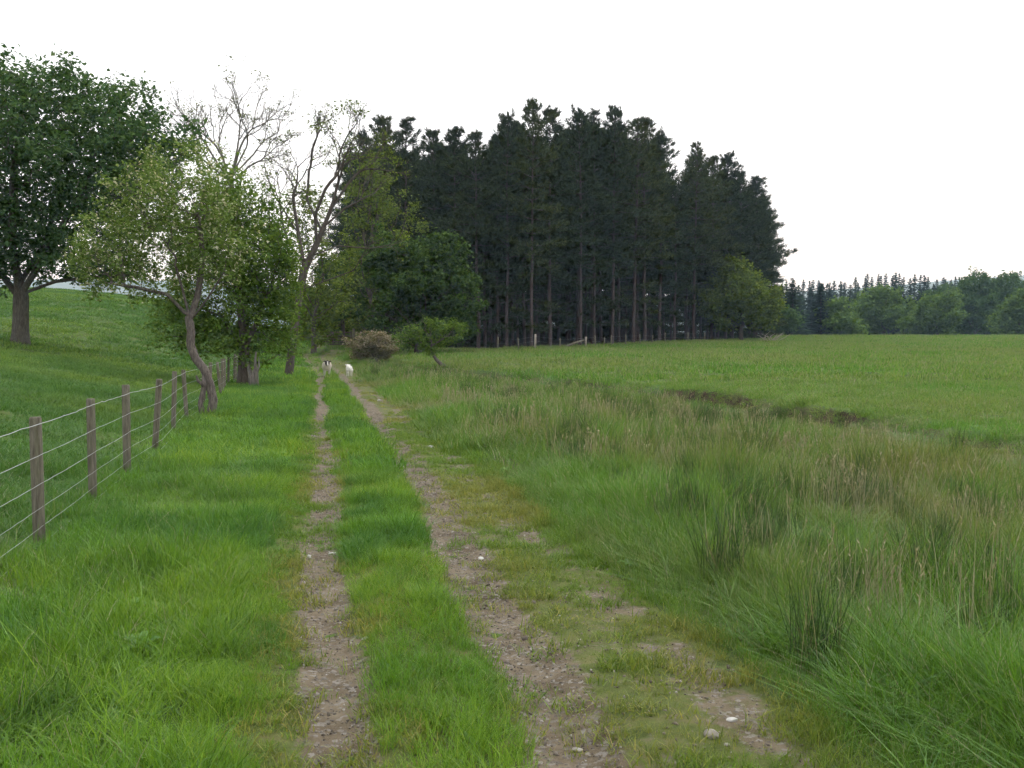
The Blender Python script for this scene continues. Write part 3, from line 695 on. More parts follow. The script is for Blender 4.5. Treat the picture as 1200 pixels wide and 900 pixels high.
for i, (px_, Y, cr, lm, lab) in enumerate([
    (985, 172, [(962, 1003, 352, 394), (985, 1010, 372, 396)], 'leaf_far', 'pale green bush sloping down beside the far dark conifer'),
    (1036, 190, [(1006, 1064, 336, 392), (1018, 1055, 331, 365)], 'leaf_far', 'rounded green tree alone before the distant conifer belt'),
    (1098, 180, [(1068, 1128, 358, 396), (1080, 1122, 340, 380)], 'leaf_far', 'bushy green tree with low skirts, left of the broad far tree'),
    (1142, 205, [(1090, 1165, 325, 375), (1115, 1195, 322, 390), (1120, 1160, 350, 396)], 'leaf_far_dark', 'broad domed tree, largest in the far row at right'),
    (1192, 178, [(1170, 1230, 352, 396), (1178, 1225, 345, 378)], 'leaf_far', 'green bush tree at the right edge of the photo'),
    (912, 160, [(898, 930, 362, 396)], 'leaf_far_dark', 'low dark shrub in the gap right of the pine wood'),
    (1210, 215, [(1180, 1260, 325, 390)], 'leaf_far_dark', 'dark rounded tree behind the bush at the right edge')]):
    roundtree('far_tree', lab, px_, Y, cr, M['bark_brown'], M[lm], 300 + i, trunk_h=1.5, group='broadleaf trees in the far row', **FK)

# ------------------------------------------------------------------ wire fence along the left of the track
fpx = [(-60, 6.0), (42, 8.2), (106, 10.4), (147, 12.7), (180, 15.7), (202, 18.7), (218, 21.4)]
posts = [(gx(a, Y), Y) for a, Y in fpx]
for Y in np.arange(26.0, 62, 2.3):
    if abs(Y - 37.4) > .6: posts.append((float(XF(Y)) + rng.normal(0, .05), Y + rng.normal(0, .2)))
posts.insert(0, (gx(-60, 6.0) + .55, 3.7)); posts.insert(0, (gx(-60, 6.0) + 1.1, 1.3))
fence = thing('wire_fence', (posts[2][0], posts[2][1], gz(*posts[2])), 'stock fence of wooden posts and wires between track verge and left pasture', 'fence')
fo = np.array(fence.location); TOPS = []
for i, (x, y) in enumerate(posts):
    z = gz(x, y); h = 1.12 + rng.uniform(-.05, .05); r0 = rng.uniform(.043, .053)
    lean = rng.normal(0, .035, 2); g = Geo()
    zz = np.array([-.15, .3, .7, h - .02, h]); rr = np.array([1, .98, 1.02, .98, .86]) * r0
    P = np.c_[x + lean[0] * zz, y + lean[1] * zz, z + zz] - fo
    g.tube(P, rr, 9); TOPS.append((x + lean[0], y + lean[1], z, h))
    obj('post', g.mesh('post'), M['post'], fence)
hts = [1.06, .80, .56, .36, .2, .06]
for j, hh in enumerate(hts):
    g = Geo(); Pw = []
    for i in range(len(TOPS) - 1):
        a, b_ = TOPS[i], TOPS[i + 1]; m_ = 14 if a[1] < 25 else 5
        for q in range(m_):
            f = q / m_; sag = -.008 * 4 * f * (1 - f)
            kink = rng.normal(0, .003 if j == 0 else .0012)
            Pw.append((a[0] + (b_[0] - a[0]) * f + .055, a[1] + (b_[1] - a[1]) * f, (a[2] + hh) * (1 - f) + (b_[2] + hh) * f + sag + kink))
    Pw = np.array(Pw) - fo
    g.tube(Pw, (.0029 if j == 0 else .0021 if j < 3 else .0015), 4, cap=False)
    obj('wire', g.mesh('wire'), M['wire'], fence)
# little fence along the foot of the wood
wf_px = [(583, 82.5), (608, 83), (627, 82.5), (656, 86), (686, 89), (698, 90.5), (708, 92), (716, 93), (733, 95), (750, 97.5), (764, 99.5), (779, 102), (806, 105.5), (825, 108)]
P0 = gp(583, 82.5); wfence = thing('wood_edge_fence', P0, 'row of short pale fence posts along the foot of the pine wood', 'fence')
tops = []
for px_, Y in wf_px:
    q = np.array(gp(px_, Y)) - P0; h = rng.uniform(.85, 1.15); r0 = .1 if px_ in (627, 686) else .065
    if px_ == 627: h = 1.3
    g = Geo(); lx = rng.normal(0, .05); g.tube([q + (0, 0, -.2), q + (lx * .5, 0, h * .5), q + (lx, 0, h)], [r0, r0, r0 * .9], 7)
    obj('post', g.mesh('post'), M['dead_wood'] if px_ in (627, 686) else M['post'], wfence); tops.append(q + (0, 0, h * .85))
for hh in (0, -.4):
    g = Geo(); g.tube(np.array(tops) + (0, -.07, hh), .0025, 3, cap=False); obj('wire', g.mesh('wire'), M['wire'], wfence)
q0 = np.array(gp(663, 86.5)); q1 = np.array(gp(684, 88.6)); g = Geo()
g.tube([(0, 0, .12), (q1 - q0) * .5 + (0, 0, .42), (q1 - q0) + (0, 0, .62)], [.11, .1, .08], 8)
g.tube([(q1 - q0) * .3 + (0, 0, .25), (q1 - q0) * .45 + (.1, -.3, .75)], [.035, .012], 5)
tag(obj('fallen_log', g.mesh('fallen_log', True), M['post'], None, q0), 'fallen bare log propped on a post at the wood foot', 'log')
q0 = np.array(gp(900, 108)); g = Geo()
for k in range(16):
    a = rng.uniform(-.6, .9); L = rng.uniform(.8, 2.0); s_ = np.array([rng.uniform(-.6, .9), rng.uniform(-.4, .4), .05])
    e = s_ + np.array([math.cos(a) * L * .8 * rng.choice([-1, 1]), rng.normal(0, .3), abs(math.sin(a)) * L * .8 + .3]); g.tube([s_, (s_ + e) / 2 + rng.normal(0, .1, 3), e], [.05, .035, .012], 5)
tag(obj('brushwood', g.mesh('brushwood'), M['dead_wood'], None, q0), 'heap of pale dead branches below the light green field tree', 'branches')

# gate across the track
ga, gb_ = np.array(gp(368, 77)), np.array(gp(413, 77)); zb = (ga[2] + gb_[2]) / 2
gate = thing('field_gate', (ga[0], 77, zb), 'brown five barred wooden gate closing the track under the trees', 'gate')
W = gb_[0] - ga[0]
for x in (-.12, W + .12):
    g = Geo(); g.tube([(x, 0, -.3), (x, 0, .7), (x, 0, 1.4), (x, 0, 1.45)], [.11, .11, .105, .08], 9); obj('gate_post', g.mesh('gate_post'), M['post'], gate)
for z in (.22, .42, .63, .86, 1.15):
    g = Geo(); g.box((W / 2, 0, z), (W - .06, .035, .09)); obj('rail', g.mesh('rail'), M['gatewood'], gate)
for x in (.08, W - .08, W / 2):
    g = Geo(); g.box((x, -.04, .68), (.085, .035, 1.05)); obj('upright', g.mesh('upright'), M['gatewood'], gate)
L_ = math.hypot(W / 2 - .1, .85); g = Geo(); g.box((W * .27, -.076, .66), (L_, .03, .08), rot=Matrix.Rotation(-math.atan2(.85, W / 2 - .1), 4, 'Y')); obj('brace', g.mesh('brace'), M['gatewood'], gate)

# ------------------------------------------------------------------ sheep
M['fleece'] = rough_mat('fleece', [(.42, .37, .3), (.58, .53, .45), (.68, .63, .55)], 16, bump=1.0, bscale=34)
M['fleece_mark'] = rough_mat('fleece_mark', [(.5, .25, .22), (.6, .34, .3)], 12, bump=.9, bscale=34)
M['lamb_wool'] = rough_mat('lamb_wool', [(.68, .66, .6), (.8, .78, .73)], 18, bump=.8, bscale=40)
M['sheep_face'] = rough_mat('sheep_face', [(.02, .018, .017), (.04, .036, .033)], 20, bump=.2)
M['muzzle'] = rough_mat('muzzle', [(.5, .48, .44), (.6, .58, .54)], 20, bump=.2)
M['horn'] = rough_mat('horn', [(.18, .15, .11), (.3, .26, .2)], 20, bump=.3)
def blob(bm, c, rad, rot=None):
    mt = Matrix.Translation(c) @ (rot or Matrix.Identity(4)) @ Matrix.Diagonal((*rad, 1))
    bmesh.ops.create_icosphere(bm, subdivisions=3, radius=1, matrix=mt)
def limb(bm, pts, rads):
    for (a, ra), (b_, rb) in zip(zip(pts, rads), list(zip(pts, rads))[1:]):
        a, b_ = Vector(a), Vector(b_); d_ = b_ - a
        mt = Matrix.Translation((a + b_) / 2) @ d_.to_track_quat('Z', 'Y').to_matrix().to_4x4()
        bmesh.ops.create_cone(bm, cap_ends=True, segments=12, radius1=ra, radius2=rb, depth=d_.length, matrix=mt)
        blob(bm, b_, (rb, rb, rb))
def sheep_mesh(name, woolly, mats, mat_fn):
    """faces -Y; one continuous skin (voxel remeshed)"""
    bm = bmesh.new(); wl = .04 if woolly else 0
    blob(bm, (0, .06, .52), (.20 + wl, .42, .215 + wl)); blob(bm, (0, -.2, .53), (.19 + wl, .24, .22 + wl)); blob(bm, (0, .32, .53), (.185 + wl, .2, .2 + wl))
    limb(bm, [(0, -.32, .58), (0, -.46, .68), (0, -.52, .72)], [.15, .12, .09])
    blob(bm, (0, -.54, .72), (.085, .10, .095)); limb(bm, [(0, -.56, .71), (.0, -.66, .62), (0, -.71, .575)], [.075, .058, .043])
    for s_ in (-1, 1):
        limb(bm, [(s_ * .07, -.52, .76), (s_ * .15, -.51, .765), (s_ * .21, -.5, .735)], [.02, .032, .012])       # ears
        limb(bm, [(s_ * .11, -.24, .42), (s_ * .115, -.25, .24), (s_ * .11, -.235, .06), (s_ * .11, -.25, .01)], [.085, .042, .03, .036])
        limb(bm, [(s_ * .11, .36, .46), (s_ * .12, .30, .33), (s_ * .115, .40, .22), (s_ * .115, .37, .06), (s_ * .115, .355, .01)], [.13, .075, .042, .03, .036])
    limb(bm, [(0, .5, .56), (0, .56, .45), (0, .57, .34)], [.06, .045, .03])
    tmp = bpy.data.meshes.new('tmp'); bm.to_mesh(tmp); bm.free()
    o = bpy.data.objects.new('tmp', tmp); COL.objects.link(o)
    md = o.modifiers.new('r', 'REMESH'); md.mode = 'VOXEL'; md.voxel_size = .018
    ms = o.modifiers.new('s', 'SMOOTH'); ms.iterations = 3; ms.factor = .5
    dg = bpy.context.evaluated_depsgraph_get(); me = bpy.data.meshes.new_from_object(o.evaluated_get(dg)); me.name = name
    bpy.data.objects.remove(o)
    for m_ in mats: me.materials.append(m_)
    for p_ in me.polygons:
        p_.material_index = mat_fn(p_.center); p_.use_smooth = True
    return me
def ewe_mat(c):
    if c.y < -.475: return 3 if (abs(c.x) < .028 and c.z < .76) or c.y < -.69 else 2
    if c.z < .3: return 3
    if c.z > .68 and -.32 < c.y < .1 and abs(c.x) < .12: return 1
    return 0
ewe = thing('sheep', gp(383, 49.5), 'cream ewe with black face and pink fleece mark, facing down the track', 'sheep', None, R(14))
obj('body', sheep_mesh('ewe', True, [M['fleece'], M['fleece_mark'], M['sheep_face'], M['muzzle']], ewe_mat), None, ewe)
for s_ in (-1, 1):
    g = Geo(); th = np.linspace(0, 4.2, 10)
    g.tube(np.c_[s_ * (.06 + .028 * th), -.5 + .07 * np.sin(th), .76 + .05 * np.cos(th)], np.linspace(.025, .006, 10), 6); obj('horn', g.mesh('horn', True), M['horn'], ewe)
lamb = thing('lamb', gp(409, 49.5), 'small white lamb standing to the right of the ewe on the track', 'lamb', None, R(200))
lm_ = obj('body', sheep_mesh('lamb', False, [M['lamb_wool']], lambda c: 0), None, lamb); lamb.scale = (.74, .66, .74)

# ------------------------------------------------------------------ loose stones
def stone_mesh(seed, dims):
    r = np.random.default_rng(seed); bm = bmesh.new(); bmesh.ops.create_icosphere(bm, subdivisions=3, radius=.5)
    ax = r.normal(size=(9, 3)); ax /= np.linalg.norm(ax, axis=1)[:, None]; cut = r.uniform(.3, .46, 9)
    for v_ in bm.verts:
        p_ = np.array(v_.co)
        for a, c in zip(ax, cut):
            e = p_ @ a - c
            if e > 0: p_ = p_ - a * e * .85
        v_.co = Vector(p_ * dims)
    me = bpy.data.meshes.new('stone'); bm.to_mesh(me); bm.free(); return me
for i, (px_, py_, dims, mt, lab) in enumerate([
    (838, 870, (.075, .06, .05), 'stone', 'roundish tan stone at the bottom right of the track'),
    (862, 846, (.06, .04, .022), 'pale_stone', 'flat pale chip just behind the roundish tan stone'),
    (762, 776, (.05, .04, .025), 'stone', 'small grey stone on the mossy right side of the track'),
    (360, 652, (.05, .04, .035), 'pale_stone', 'white pebble on the grass edge left of the left rut'),
    (388, 647, (.085, .05, .025), 'pale_stone', 'flat white stone in the left rut beside the white pebble'),
    (563, 655, (.075, .05, .03), 'pale_stone', 'flat pale stone on the right edge of the right rut'),
    (505, 524, (.13, .08, .05), 'pale_stone', 'pale stone among the moss right of the right rut, halfway up'),
    (470, 547, (.11, .07, .04), 'pale_stone', 'white stone in the right rut below the mossy pale stone'),
    (444, 470, (.16, .1, .08), 'pale_stone', 'farthest white stone, on the grass right of the track'),
    (678, 876, (.05, .045, .02), 'stone', 'flat grey stone in the right rut at the bottom edge')]):
    Y = CAMH * FPX / (py_ - HOR); X = gx(px_, Y); Y = Y
    tag(obj('stone', stone_mesh(400 + i, dims), M[mt], None, (X, Y, gz(X, Y) + .014 + dims[2] * .25)), lab, 'stone', 'loose stones on the track').rotation_euler = (0, 0, rng.uniform(0, 3))

# ------------------------------------------------------------------ grass, rushes, gravel
def blades(g, r, n, h, hv, spread, width, droop=.5, lean=.25, segs=3, m=0, h_off=0, at=(0, 0)):
    az = r.random(n) * 6.283; rad = spread * np.sqrt(r.random(n)); B = np.c_[at[0] + rad * np.cos(az), at[1] + rad * np.sin(az), np.full(n, h_off)]
    H = h * (1 + hv * r.normal(size=n)).clip(.35, 1.9)
    da = r.random(n) * 6.283; dirn = np.c_[np.cos(da), np.sin(da), np.zeros(n)]
    ln = np.abs(r.normal(0, lean, n)) + .04; dr = np.abs(r.normal(droop, droop * .5, n))
    sd_ = np.c_[-np.sin(da), np.cos(da), np.zeros(n)]
    tw = r.normal(0, .6, n); sd_ = sd_ * np.cos(tw)[:, None] + dirn * np.sin(tw)[:, None]
    rows = []
    for k in range(segs):
        f = k / segs
        c = B + dirn * (H * (ln * f + dr * f * f * .6))[:, None] + np.array([0, 0, 1.]) * (H * (f - .35 * dr * f * f))[:, None]
        w_ = width * (1 - .75 * f ** 1.5) * .5
        rows += [c - sd_ * w_, c + sd_ * w_]
    c = B + dirn * (H * (ln + dr * .6))[:, None] + np.array([0, 0, 1.]) * (H * (1 - .35 * dr))[:, None]
    rows.append(c)
    V = np.stack(rows, 1); q = 2 * segs + 1
    i = np.arange(n)[:, None] * q
    Q = np.concatenate([i + [2 * k, 2 * k + 1, 2 * k + 3, 2 * k + 2] for k in range(segs - 1)], 0).reshape(-1, 4) if segs > 1 else None
    T = i + [2 * segs - 2, 2 * segs - 1, 2 * segs]
    g.add(V.reshape(-1, 3), T, Q, m)
def patch(g, r, K, R_, nb, h, hv, spread, width, droop, lean, segs, m=0):
    for k in range(K):                          # a sod: many little tufts of uneven height
        a = r.random() * 6.283; q = R_ * math.sqrt(r.random())
        blades(g, r, nb, h * r.uniform(.55, 1.35), hv, spread, width, droop * r.uniform(.6, 1.3), lean, segs, m, -.02, (q * math.cos(a), q * math.sin(a)))
def seed_stems(g, r, n, h, spread, width, m=1):
    for k in range(n):
        a = r.random() * 6.28; b_ = spread * math.sqrt(r.random()); B = np.array([b_ * math.cos(a), b_ * math.sin(a), 0]); H = h * r.uniform(.65, 1.2)
        d_ = r.random() * 6.28; D = np.array([math.cos(d_), math.sin(d_), 0]); ln = abs(r.normal(.12, .14))
        P = np.array([B + D * H * ln * f ** 1.6 + [0, 0, H * f * (1 - .1 * ln)] for f in (0, .4, .75, 1.0)])
        g.tube(P, [width * .6, width * .5, width * .45, width * .25], 3, m, cap=False)
        if r.random() < .7:                     # seed head: a loose spike of spikelets
            t_ = P[3] - P[2]; t_ /= np.linalg.norm(t_)
            for q in range(7):
                c = P[3] - t_ * (.09 * h * q / 4); e = c + t_ * .05 * h + r.normal(0, .025 * h, 3); s_ = r.normal(0, 1, 3) * width * .7
                g.add([c - s_, c + s_, e], [(0, 1, 2)], None, m)
SRC = {}
def source(kind, builder, count, mats):
    c = bpy.data.collections.new('source_' + kind)
    for k in range(count):
        g = Geo(); builder(g, np.random.default_rng(sum(map(ord, kind)) * 31 + k))
        me = g.mesh(f'{kind}_tuft')
        for m_ in mats: me.materials.append(m_)
        c.objects.link(bpy.data.objects.new(f'{kind}_{k:02d}', me))
    SRC[kind] = (c, count)
GS = [M['grass'], M['straw']]
source('turf', lambda g, r: blades(g, r, 34, .15, .35, .085, .0048, .6, .35), 6, GS)
source('turfmid', lambda g, r: blades(g, r, 44, .17, .35, .21, .011, .6, .35, 2), 5, GS)
source('turffar', lambda g, r: blades(g, r, 60, .19, .4, .62, .035, .5, .35, 2), 5, GS)
source('moss', lambda g, r: blades(g, r, 30, .04, .4, .07, .0045, .7, .6, 2), 4, GS)
def _turfsod(g, r):
    patch(g, r, 11, .26, 21, .15, .4, .065, .0055, .6, .35, 3); patch(g, r, 4, .26, 9, .1, .3, .05, .0105, .9, .55, 3); blades(g, r, 5, .17, .3, .24, .0035, .6, .5, 3, 1)
source('turfsod', _turfsod, 7, GS)
source('turfmidsod', lambda g, r: patch(g, r, 9, .52, 28, .16, .3, .17, .011, .6, .35, 2), 6, GS)
def _meadowmid(g, r): patch(g, r, 9, .52, 26, .15, .3, .17, .011, .6, .35, 2); blades(g, r, 5, .3, .3, .5, .006, .3, .2, 2, 1)
source('meadowmid', _meadowmid, 6, GS)
def _long(g, r): blades(g, r, 34, .42, .3, .13, .0052, .55, .3, 4); blades(g, r, 4, .42, .3, .1, .004, .5, .3, 3, 1)
source('long', _long, 7, GS)
def _longsod(g, r): patch(g, r, 13, .36, 30, .42, .32, .1, .0062, .55, .32, 4); patch(g, r, 5, .36, 4, .46, .25, .08, .004, .5, .3, 3, 1)
source('longsod', _longsod, 7, GS)
def _longmid(g, r): patch(g, r, 11, .7, 30, .42, .28, .2, .012, .5, .28, 3); patch(g, r, 5, .7, 6, .46, .25, .14, .008, .4, .25, 2, 1)
source('longmid', _longmid, 6, GS)
def _longfar(g, r): patch(g, r, 12, 1.0, 26, .42, .28, .25, .02, .5, .28, 2); patch(g, r, 8, 1.0, 6, .46, .25, .2, .014, .4, .25, 2, 1)
source('longfar', _longfar, 5, GS)
def _stems(g, r): seed_stems(g, r, 9, .62, .2, .0038, 1)
source('stems', _stems, 6, GS)
def _stemsmid(g, r): seed_stems(g, r, 14, .6, .4, .009, 1)
source('stemsmid', _stemsmid, 5, GS)
def _rushb(g, r): blades(g, r, 130, .56, .22, .13, .005, .12, .16, 3, 0); blades(g, r, 12, .6, .2, .12, .004, .25, .22, 3, 1)
source('rush', _rushb, 4, [M['rush'], M['straw']])
def _meadow(g, r): blades(g, r, 60, .2, .4, .62, .034, .4, .3, 2); blades(g, r, 5, .3, .25, .6, .02, .3, .2, 2, 1)
source('meadow', _meadow, 5, GS)
def _grav(g, r):
    bm = bmesh.new(); bmesh.ops.create_icosphere(bm, subdivisions=1, radius=.5)
    V = np.array([v_.co[:] for v_ in bm.verts]) * r.uniform(.6, 1.2, 3) * [1, 1, .6] + r.normal(0, .06, (len(bm.verts), 3)); F = [[v_.index for v_ in f.verts] for f in bm.faces]; bm.free(); g.add(V, F)
M['gravel'] = rough_mat('gravel', [(.14, .125, .105), (.3, .28, .25), (.5, .48, .44)], 1.1, bump=0)
mg, n, o_ = new_mat('gravel2'); oi = n.nodes.new('ShaderNodeObjectInfo'); pb = n.nodes.new('ShaderNodeBsdfPrincipled'); pb.inputs['Roughness'].default_value = .9
n.links.new(ramp(n, oi.outputs['Random'], [(.07, .058, .045), (.145, .122, .095), (.215, .19, .155), (.42, .4, .36)], [0, .5, .9, 1]), pb.inputs['Base Color']); n.links.new(pb.outputs[0], o_.inputs[0])
source('gravel', _grav, 5, [mg])

def scatter(name, label, kind, X, Y, scale, tint, dz=0., tilt=.12, hz=None, slope=False):
    n_ = len(X)
    if n_ == 0: return
    Z = height(X, Y) + dz
    me = bpy.data.meshes.new(name); me.vertices.add(n_); me.vertices.foreach_set('co', np.stack([X, Y, Z], -1).astype(np.float32).ravel())
    def at(nm, typ, arr, key): a = me.attributes.new(nm, typ, 'POINT'); a.data.foreach_set(key, np.ascontiguousarray(arr, dtype=np.int32 if typ == 'INT' else np.float32).ravel())
    rot = np.c_[rng.normal(0, tilt, n_), rng.normal(0, tilt, n_), rng.random(n_) * 6.283]
    if slope:
        e_ = .3; sx = (height(X + e_, Y) - height(X - e_, Y)) / (2 * e_); sy = (height(X, Y + e_) - height(X, Y - e_)) / (2 * e_); th = rot[:, 2]
        tx, ty = np.arctan(sy), -np.arctan(sx); rot[:, 0] += tx * np.cos(th) + ty * np.sin(th); rot[:, 1] += -tx * np.sin(th) + ty * np.cos(th)
    sc = np.repeat(scale[:, None], 3, 1)
    if hz is not None: sc[:, 2] = sc[:, 2] * hz
    at('rot', 'FLOAT_VECTOR', rot, 'vector'); at('scl', 'FLOAT_VECTOR', sc, 'vector'); at('idx', 'INT', rng.integers(0, SRC[kind][1], n_), 'value')
    at('tint', 'FLOAT_COLOR', np.c_[tint, np.ones(n_)], 'color')
    o = obj(name, me); tag(o, label, None, None, 'stuff')
    ng = bpy.data.node_groups.new('scatter_' + name, 'GeometryNodeTree')
    ng.interface.new_socket('Geometry', in_out='INPUT', socket_type='NodeSocketGeometry'); ng.interface.new_socket('Geometry', in_out='OUTPUT', socket_type='NodeSocketGeometry')
    gi = ng.nodes.new('NodeGroupInput'); go = ng.nodes.new('NodeGroupOutput'); ip = ng.nodes.new('GeometryNodeInstanceOnPoints'); ci = ng.nodes.new('GeometryNodeCollectionInfo')
    ci.inputs['Collection'].default_value = SRC[kind][0]; ci.inputs['Separate Children'].default_value = True; ci.inputs['Reset Children'].default_value = True
    def na(nm, typ):
        a = ng.nodes.new('GeometryNodeInputNamedAttribute'); a.data_type = typ; a.inputs[0].default_value = nm; return a.outputs[0]
    er = ng.nodes.new('FunctionNodeEulerToRotation'); ng.links.new(na('rot', 'FLOAT_VECTOR'), er.inputs[0])
    L = ng.links.new
    L(gi.outputs[0], ip.inputs['Points']); L(ci.outputs[0], ip.inputs['Instance']); ip.inputs['Pick Instance'].default_value = True
    L(na('idx', 'INT'), ip.inputs['Instance Index']); L(er.outputs[0], ip.inputs['Rotation']); L(na('scl', 'FLOAT_VECTOR'), ip.inputs['Scale']); L(ip.outputs[0], go.inputs[0])
    md = o.modifiers.new('scatter', 'NODES'); md.node_group = ng
    return o
def pts(y0, y1, dens, k=.62, mrg=2.0):
    A_ = k * (y1 ** 2 - y0 ** 2) + 2 * mrg * (y1 - y0); n_ = int(A_ * dens)
    wmax = k * y1 + mrg
    Y = rng.uniform(y0, y1, n_ * 3); X = rng.uniform(-wmax, wmax, n_ * 3); ok = np.abs(X) < k * Y + mrg
    X, Y = X[ok], Y[ok]; q = int(n_); return X[:q], Y[:q]
def mixt(a, b, f): return np.asarray(a)[None] * (1 - f[:, None]) + np.asarray(b)[None] * f[:, None]
GREEN, YEL, BLUE, TAWNY, OLIVE = (.115, .235, .03), (.185, .295, .04), (.065, .155, .042), (.22, .2, .095), (.115, .2, .045)
def tints(X, Y, zone):
    f1 = sst(.35, .65, fbm(X, Y, 1.7, 81, 3)); f2 = sst(.4, .7, fbm(X, Y, .7, 83, 2)); f3 = sst(.4, .7, fbm(X, Y, 5.5, 85, 3))
    t = mixt(GREEN, YEL, f1 * .85); t = t * (1 - .65 * f2[:, None]) + np.array(BLUE) * .65 * f2[:, None]
    if zone == 'long':
        t = mixt(OLIVE, TAWNY, sst(.42, .7, fbm(X, Y, 2.1, 87, 3)) * .62); g_ = sst(.44, .64, fbm(X, Y, 3.2, 88, 2)) ; t = t * (1 - .7 * g_[:, None]) + np.array(GREEN) * .7 * g_[:, None]
    if zone == 'long': gm = np.interp(Y, [5, 11], [.75, 0])[:, None]; t = t * (1 - gm) + np.array(GREEN) * gm
    if zone == 'field': t = mixt((.15, .24, .055), (.115, .235, .035), f3); f4 = sst(.45, .72, fbm(X * .3, Y, 4.0, 89, 3)); t = t * (1 - .28 * f4[:, None]) + np.array(TAWNY) * .28 * f4[:, None]
    if zone == 'pasture': t = mixt((.085, .175, .04), (.14, .225, .046), f3)
    if zone == 'moss': t = mixt((.13, .21, .035), (.21, .22, .06), f1)
    return t * rng.uniform(.85, 1.15, (len(X), 1))
def zones(X, Y):
    u = X - XL(Y); wr = wear(u, X, Y)
    d_ = (X - XS(Y)) * .85
    w_ = in_wood(X, Y)
    trk = (u > -.5) & (u < 2.45) & (Y < 70)
    return dict(u=u, wear=wr, verge=(X >= XF(Y)) & (u <= -.3) & ~w_, pasture=(X < XF(Y)) & ~w_, mid=(u > -.3) & (u < GA(Y)) & (Y < 75), mossy=(u >= GA(Y)) & (u < 2.2) & (Y < 75),
                long=(u >= 2.2) & (d_ < -.1) & (Y < 66), field=(((d_ >= -.1) & (Y < 66)) | ((Y >= 66) & (u > 2.2)) | ((Y >= 75) & (u > -.3))) & ~w_)
def go_scatter(tag_, y0, y1, d_small, d_sod, d_long, d_edge, d_stem, small, sod, fsod, lsod, ledge, stem):
    X, Y = pts(y0, y1, d_sod); z_ = zones(X, Y); hm = (.5 + .85 * fbm(X, Y, .9, 91, 3)) * (.45 + 1.0 * vnoise(X / .42, Y / .42, 92)); one = np.ones(len(X))
    lim = -.62 if y1 < 20 else -.8 if y1 < 60 else -.5
    k_ = z_['verge'] & (z_['u'] < lim); scatter('verge_grass', f'lush green verge grass left of the track, {tag_}', sod, X[k_], Y[k_], one[k_], tints(X[k_], Y[k_], 'verge'), hz=hm[k_], tilt=.03, slope=True)
    k_ = z_['pasture']; scatter('pasture_grass', f'grazed grass of the left pasture, {tag_}', sod, X[k_], Y[k_], one[k_], tints(X[k_], Y[k_], 'pasture'), hz=hm[k_] * .75, tilt=.03, slope=True)
    k_ = z_['field']; scatter('field_grass', f'grass of the right hand field, {tag_}', fsod, X[k_], Y[k_], one[k_], tints(X[k_], Y[k_], 'field'), hz=hm[k_] * .9, tilt=.03, slope=True)
    X, Y = pts(y0, y1, d_small, .22 if y1 > 60 else .6); z_ = zones(X, Y); hm = (.5 + .85 * fbm(X, Y, .9, 91, 3)) * (.45 + 1.0 * vnoise(X / .42, Y / .42, 92))
    k_ = z_['verge'] & (z_['u'] >= lim - .15) & (rng.random(len(X)) > z_['wear'] * 1.4); ed = sst(-.25, -.7, z_['u'][k_])
    scatter('verge_edge_grass', f'green verge grass fringing the left rut, {tag_}', small, X[k_], Y[k_], hm[k_] * (.5 + .5 * ed), tints(X[k_], Y[k_], 'verge'))
    k_ = z_['mid'] & (rng.random(len(X)) > z_['wear'] * 1.6); cen = np.exp(-((z_['u'][k_] / GA(Y[k_]) - .5) / .34) ** 4)
    scatter('track_grass', f'green grass strip between the wheel ruts, {tag_}', small, X[k_], Y[k_], hm[k_] * (.4 + .55 * cen), tints(X[k_], Y[k_], 'mid'))
    k_ = z_['mossy'] & (rng.random(len(X)) > z_['wear'] * 1.2); hu = sst(1.75, 2.2, z_['u'][k_])
    scatter('mossy_grass', f'short yellowish grass on the right side of the track, {tag_}', small, X[k_], Y[k_], hm[k_] * (.4 + .4 * hu) * rng.uniform(.6, 1.1, k_.sum()), tints(X[k_], Y[k_], 'moss'))
    if y0 > 66: return
    y1 = min(y1, 66)
    X, Y = pts(y0, y1, d_edge, .3); z_ = zones(X, Y); k_ = z_['long'] & (z_['u'] < 3.2); e_ = sst(2.15, 3.2, z_['u'][k_])
    scatter('long_edge_grass', f'rough grass edging the right of the track, {tag_}', ledge, X[k_], Y[k_], (.3 + .9 * fbm(X[k_], Y[k_], 1.4, 93, 3)) * (.42 + .58 * e_), tints(X[k_], Y[k_], 'long'))
    X, Y = pts(y0, y1, d_long); z_ = zones(X, Y); k_ = z_['long'] & (z_['u'] >= 2.6); e_ = sst(2.1, 3.4, z_['u'][k_]); hh = (.15 + 1.15 * fbm(X[k_], Y[k_], 1.4, 93, 3)) * (.5 + 1.0 * vnoise(X[k_] / .6, Y[k_] / .6, 94)) * np.interp(Y[k_], [5, 14], [.72, 1])
    bk = 1 - .72 * sst(-4.0, -1.2, (X[k_] - XS(Y[k_])) * .85)
    scatter('long_grass', f'long rough grass between track and field bank, {tag_}', lsod, X[k_], Y[k_], np.ones(k_.sum()), tints(X[k_], Y[k_], 'long'), hz=hh * (.5 + .5 * e_) * bk, tilt=.04, slope=True)
    X, Y = pts(y0, y1, d_stem); z_ = zones(X, Y); k_ = z_['long'] & (z_['u'] > 3.0) & ((X - XS(Y)) < -3.2) & (fbm(X, Y, 2.1, 87, 3) + rng.normal(0, .08, len(X)) > .47)
    scatter('seeding_grass', f'pale seeding grass stems in the rough strip, {tag_}', stem, X[k_], Y[k_], rng.uniform(.7, 1.1, k_.sum()), tints(X[k_], Y[k_], 'long'))
go_scatter('near', 2.0, 13, 210, 24, 9, 150, 5, 'turf', 'turfsod', 'turfsod', 'longsod', 'long', 'stems')
go_scatter('middle distance', 13, 42, 36, 6, 4, 14, 1.9, 'turfmid', 'turfmidsod', 'meadowmid', 'longmid', 'long', 'stemsmid')
